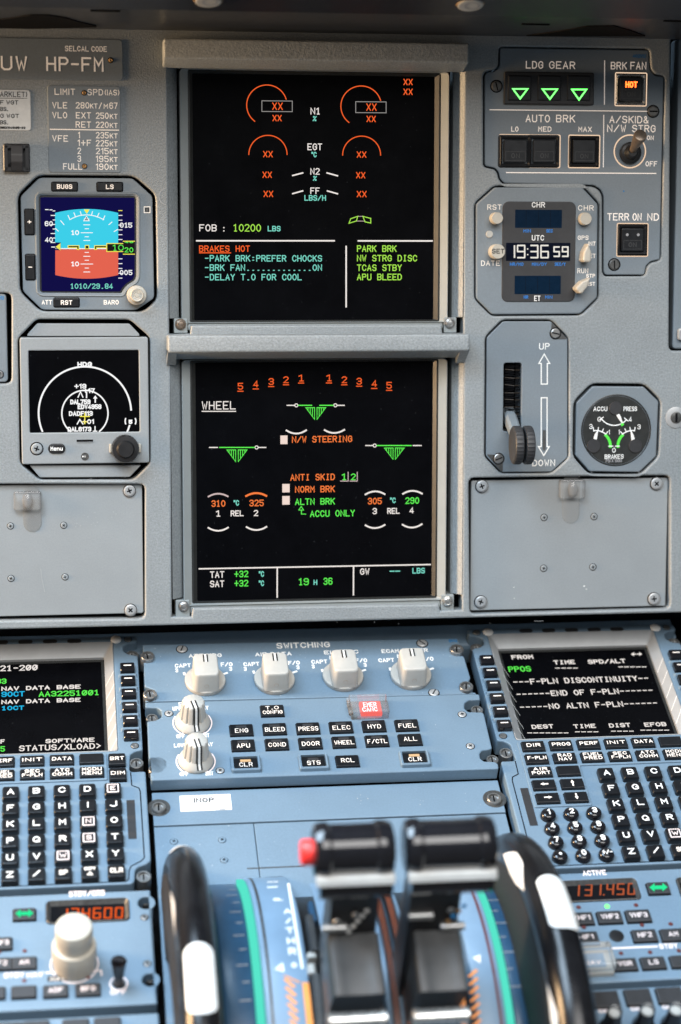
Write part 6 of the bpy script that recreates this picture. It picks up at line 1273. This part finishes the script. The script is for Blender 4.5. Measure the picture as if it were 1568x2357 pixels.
cl = drum('curved_cover', .0159, .0415, QR, 'quadrant_blue'); mb = MB(); mb.revolve(.0195, QV, QW, [(-.0009, QR + .0001), (.0009, QR + .0001)], 'dark_steel', -40, 62, 60); T.part('pointer_slot', mb, cl)
cr = drum('curved_cover', .1330, .1495, QR, 'quadrant_blue'); drum('light_strip', .1500, .1538, QR - .0005, 'glow_mint', bev=.0004); dr = drum('scale_drum', .1543, .1640, QR - .003, 'drum_blue')
mb = MB(); mb.revolve(.1462, QV, QW, [(-.0008, QR + .0001), (.0008, QR + .0001)], 'dark_red', -40, 58, 60); T.part('pointer_slot', mb, cr)
drum('lever_bed', .0420, .1325, QR - .012, 'black_plastic'); drum('centre_cover', .0835, .1010, QR - .002, 'quadrant_blue')
def drumtext(u, a, s, wid, h, m='legend_white', R=QR, t=.0011):
    mbx.xf = lambda x, y, z: (x, QV + (R + z) * math.sin(math.radians(a) + y / R), QW + (R + z) * math.cos(math.radians(a) + y / R)); glyphs(mbx, s, u, -h / 2, wid, h, t, .0003, m)
mbx = MB()
for s, px, py, wid, h in (('TO', 618, 2013, .0055, .0026), ('GA', 640, 2012, .0055, .0026), ('FLX', 628, 2031, .0065, .0026), ('MCT', 628, 2043, .0065, .0026), ('CL', 640, 2071, .0055, .0035), ('A', 662, 2098, .0045, .0048), ('/', 664, 2120, .0036, .0045), ('T', 667, 2142, .0045, .0048), ('H', 670, 2166, .0045, .0048), ('R', 673, 2190, .0045, .0050), ('0', 677, 2222, .003, .0034)):
    u, a = qang(px, py); drumtext(u, a, s, wid, h)
mbx.xf = None
def dpatch(pts, m, R=QR + .0003, du_=0):       # flat paint patch wrapped on the drum, given in photo points
    q = [qang(x, y) for x, y in pts]; mbx.add([(u + du_, QV + R * math.sin(math.radians(a)), QW + R * math.cos(math.radians(a))) for u, a in q], [list(range(len(q)))], m)
def dstrip(p0, p1, tw, m, n=10, R=QR + .0003):
    for i in range(n):
        x0, y0, x1, y1 = [p0[0] + (p1[0] - p0[0]) * i / n, p0[1] + (p1[1] - p0[1]) * i / n, p0[0] + (p1[0] - p0[0]) * (i + 1) / n, p0[1] + (p1[1] - p0[1]) * (i + 1) / n]
        dpatch([(x0 - tw / 2, y0), (x0 + tw / 2, y0), (x1 + tw / 2, y1), (x1 - tw / 2, y1)], m, R)
dstrip((664, 2034), (696, 2230), 6, 'legend_white', 14)
dstrip((657, 2036), (680, 2036), 5, 'legend_white', 1) if False else None
dpatch([(632, 2232), (651, 2216), (655, 2238)], 'white_paint')
T.part('lettering', mbx, cl)
mbx = MB()
dstrip((655, 2246), (690, 2262), 8, 'orange_paint', 5); dstrip((703, 2262), (716, 2380), 15, 'orange_paint', 12)
for i in range(7):
    y = 2254 + i * 19; dpatch([(652 + i * 2.5, y), (659 + i * 2.5, y - 2), (682 + i * 2, y + 18), (674 + i * 2, y + 20)], 'orange_paint', QR + .0002)
for i, s in enumerate(('I', 'D', 'L', 'E')): 
    u, a = qang(688 + i * 3, 2282 + i * 24); 
T.part('orange_stripes', mbx, cl)
mbx = MB()
dstrip((1062, 2276), (1070, 2380), 13, 'orange_paint', 10)
for i in range(8):
    y = 2236 + i * 19; dpatch([(1076 + i * 1.5, y + 12), (1083 + i * 1.5, y + 14), (1101 + i * 1.5, y - 2), (1094 + i * 1.5, y - 5)], 'orange_paint', QR + .0002)
dpatch([(1088, 2205), (1106, 2198), (1106, 2218)], 'white_paint')
T.part('orange_stripes', mbx, cr)
# white degree marks on the two dark drums
for dd, u0, u1, sg in ((dl, -.0064, .0095, 1), (dr, .1535, .165, -1)):
    mbx = MB(); R = QR - .0027
    for i in range(13):
        a = 50 - i * 5.2; ln = .004 if i % 2 else .0065; ue = (u1 - .0008) if sg > 0 else (u0 + .0008); us = ue - sg * ln
        mbx.add([(us, QV + R * math.sin(math.radians(a)), QW + R * math.cos(math.radians(a))), (ue, QV + R * math.sin(math.radians(a)), QW + R * math.cos(math.radians(a))), (ue, QV + R * math.sin(math.radians(a + .3)), QW + R * math.cos(math.radians(a + .3))), (us, QV + R * math.sin(math.radians(a + .3)), QW + R * math.cos(math.radians(a + .3)))], [[0, 1, 2, 3]], 'ink_grey')
    T.part('degree_mark', mbx, dd)
# centre scale strips between the two levers
for u0, a_ in ((.0880, 0), (.0945, 0)):
    mb = MB(); mb.revolve(u0, QV, QW, [(-.0022, QR - .02), (-.0022, QR + .0036), (.0022, QR + .0036), (.0022, QR - .02)], 'black_plastic', -40, 27, 60); cs = T.part('notched_strip', mb)
    mb = MB()
    for i in range(60):
        a = math.radians(26 - i * .95); R = QR + .0039; mb.add([(u0 - .0018, QV + R * math.sin(a), QW + R * math.cos(a)), (u0 + .0012, QV + R * math.sin(a), QW + R * math.cos(a)), (u0 + .0012, QV + R * math.sin(a + .0045), QW + R * math.cos(a + .0045)), (u0 - .0018, QV + R * math.sin(a + .0045), QW + R * math.cos(a + .0045))], [[0, 1, 2, 3]], 'ink_grey' if i < 6 else 'rust_paint')
    T.part('notch_mark', mb, cs)
# thrust levers
HW = .135
def thrust_lever(label, x0, x1, ymid, red):
    ua, va = B(x0, ymid, HW); ub, vb = B(x1, ymid, HW); vh = (va + vb) / 2; uc = (ua + ub) / 2; L = ub - ua
    T = Thing('thrust_lever', label, 'lever', P, (uc, vh, .07), 'thrust levers on the quadrant')
    mb = MB(xf=lambda a, b, c: (c, vh + a, HW + b)); prof = []
    for du_, r in ((0, .0110), (.0008, .0136), (.004, .0150), (.0075, .0150), (.0090, .0137), (L * .5, .0136), (L - .0100, .0137), (L - .0085, .0150), (L - .0045, .0150), (L - .0010, .0136), (L, .0108)): prof.append((r, ua + du_))
    mb.lathe(0, 0, [(.001, ua)] + prof + [(.001, ub)], 'gloss_black', 40); T.part('handle', mb, smooth=True, ang=35)
    mb = MB(xf=lambda a, b, c: (c, vh + a, HW + b)); mb.plate(rounded([(-.0190, -.0150), (-.0155, -.0055), (-.0075, -.0060), (.004, -.012), (.004, -.0195), (-.0165, -.0200)], .0012), ua + .003, ub - .001, 'gloss_black', .001, bottom=True); T.part('reverse_latch', mb)
    mb = MB(xf=lambda a, b, c: (c, vh + a, HW + b)); mb.plate(rounded([(-.0190, -.0075), (-.0160, -.0038), (-.0110, -.0045), (-.0140, -.0085)], .0008), ua + .001, ub - .0005, 'satin_silver', .0006, bottom=True); T.part('latch_lip', mb)
    mb = MB(xf=lambda a, b, c: (c, a, b)); 
    mb.plate(rounded([(vh + .006, HW - .008), (vh - .010, HW - .012), (vh - .013, QW + QR + .030), (vh - .013, QW + QR - .010), (vh + .010, QW + QR - .010)], .002), uc - L * (.25 if red else .40), uc + L * (.36 if red else .17), 'black_plastic', .0012, bottom=True); T.part('lever_arm', mb)
    for s, z in (((-.20, .62), (.12, .50)) if red else ((-.28, .70), (.10, .58))):
        mb = MB(); zz = QW + QR + .004 + (HW - .02 - QW - QR) * z; vv = vh - .0128; mb.tube([(uc + s * L - .006, vv, zz), (uc + s * L + .007, vv, zz)], .0024, 'steel', 12); T.part('cross_pin', mb, smooth=True)
    mb = MB()
    for k_ in range(5): mb.tube([(uc + L * (-.02 + .05 * k_), vh - .0133, QW + QR + .052 + .004 * k_), (uc + L * (.02 + .05 * k_), vh - .0136, QW + QR + .053 + .004 * k_)], .0011, 'satin_silver' if red else ('brass' if k_ % 2 else 'ink_blue'), 8)
    T.part('linkage', mb, smooth=True)
    for kx_, z_ in ((-.16, .093), (.06, .098), (.10, .060)):
        mb = MB(xf=lambda a, b, c, kx_=kx_, z_=z_: (uc + kx_ * L + a, vh - .0130 - c, z_ + b)); mb.lathe(0, 0, [(.0022, 0), (.0020, .0006), (.0012, .0009), (.0002, .0007)], 'steel', 16); T.part('rivet', mb, smooth=True)
    if red:
        mb = MB(xf=lambda a, b, c: (ua - c, vh + a, HW + b)); mb.lathe(0, -.001, [(.0070, -.001), (.0070, .0048), (.0060, .0062), (.0005, .0066)], 'red_plastic', 28); T.part('disconnect_button', mb, smooth=True)
    return T
thrust_lever('left thrust lever with glossy black handle and red end button', 719, 905, 1955, True)
thrust_lever('right thrust lever with glossy black handle nearer the right trim wheel', 928, 1138, 1945, False)
# grey curved skirts and reverse grips in front of the levers
for x0, x1, y0, y1, lab in ((762, 882, 2148, 2290, 'left'), (958, 1071, 2140, 2281, 'right')):
    R = QR + .052; u0, a0 = qang(x0, (y0 + y1) / 2, R); u1, _ = qang(x1, (y0 + y1) / 2, R); a1 = qang((x0 + x1) / 2, y0, R)[1]; a2 = qang((x0 + x1) / 2, y1, R)[1]
    Tq = Thing('reverse_lever', lab + ' reverse lever with grey curved skirt and silver grip bar under the ' + lab + ' black handle', 'lever', P, ((u0 + u1) / 2, QV, QW + QR), 'reverse levers below the black handles')
    mb = MB(); h_ = (u1 - u0) / 2; mb.revolve((u0 + u1) / 2, QV, QW, [(-h_, R - .06), (-h_, R - .002), (-h_ + .001, R), (-h_ + .004, R + .0006), (-h_ + .006, R - .0002), (h_ - .006, R - .0002), (h_ - .004, R + .0006), (h_ - .001, R), (h_, R - .002), (h_, R - .06)], 'lever_grey', a2, a1, 24, caps=True); sk = Tq.part('skirt', mb, smooth=True, ang=45)
    mb = MB(); y = 2350 if lab == 'left' else 2341; g0, ga = qang(x0 - 8, y, R + .006); g1, _ = qang(x1 + 12, y, R + .006); rr = R + .004; vv, zz = QV + rr * math.sin(math.radians(ga)), QW + rr * math.cos(math.radians(ga))
    mb.tube([(g0, vv, zz), (g0 + .001, vv, zz), (g0 + .006, vv, zz), (g1 - .006, vv, zz), (g1 - .001, vv, zz), (g1, vv, zz)], [.0035, .0048, .0042, .0042, .0048, .0035], 'bright_steel', 20); Tq.part('grip_bar', mb, smooth=True, ang=40)
# grey slider with white tip on the left blue cover
R = QR; u, a = qang(722, 2130); u2, a2 = qang(735, 2240)
T = Thing('friction_slider', 'small grey slider block with white tips left of the left thrust lever', 'slider', P, (u, QV, QW + QR))
def blk(px0, px1, y0, y1, h, m, name):
    mb = MB(); ua, aa = qang(px0, y0); ub, ab = qang(px1, y1); R0, R1 = QR - .002, QR + h
    mb.revolve((ua + ub) / 2, QV, QW, [(-(ub - ua) / 2, R0), (-(ub - ua) / 2, R1 - .001), (-(ub - ua) / 2 + .001, R1), ((ub - ua) / 2 - .001, R1), ((ub - ua) / 2, R1 - .001), ((ub - ua) / 2, R0)], m, ab, aa, 8, caps=True); T.part(name, mb)
blk(708, 731, 2085, 2128, .003, 'drum_blue', 'recess'); blk(703, 732, 2130, 2207, .008, 'lever_grey', 'block'); blk(705, 728, 2208, 2217, .006, 'white_plastic', 'tip'); blk(706, 727, 2228, 2248, .004, 'white_plastic', 'tip'); blk(714, 750, 2250, 2400, .004, 'lever_grey', 'rail'); blk(735, 757, 2040, 2250, .002, 'quadrant_blue', 'scale_plate')
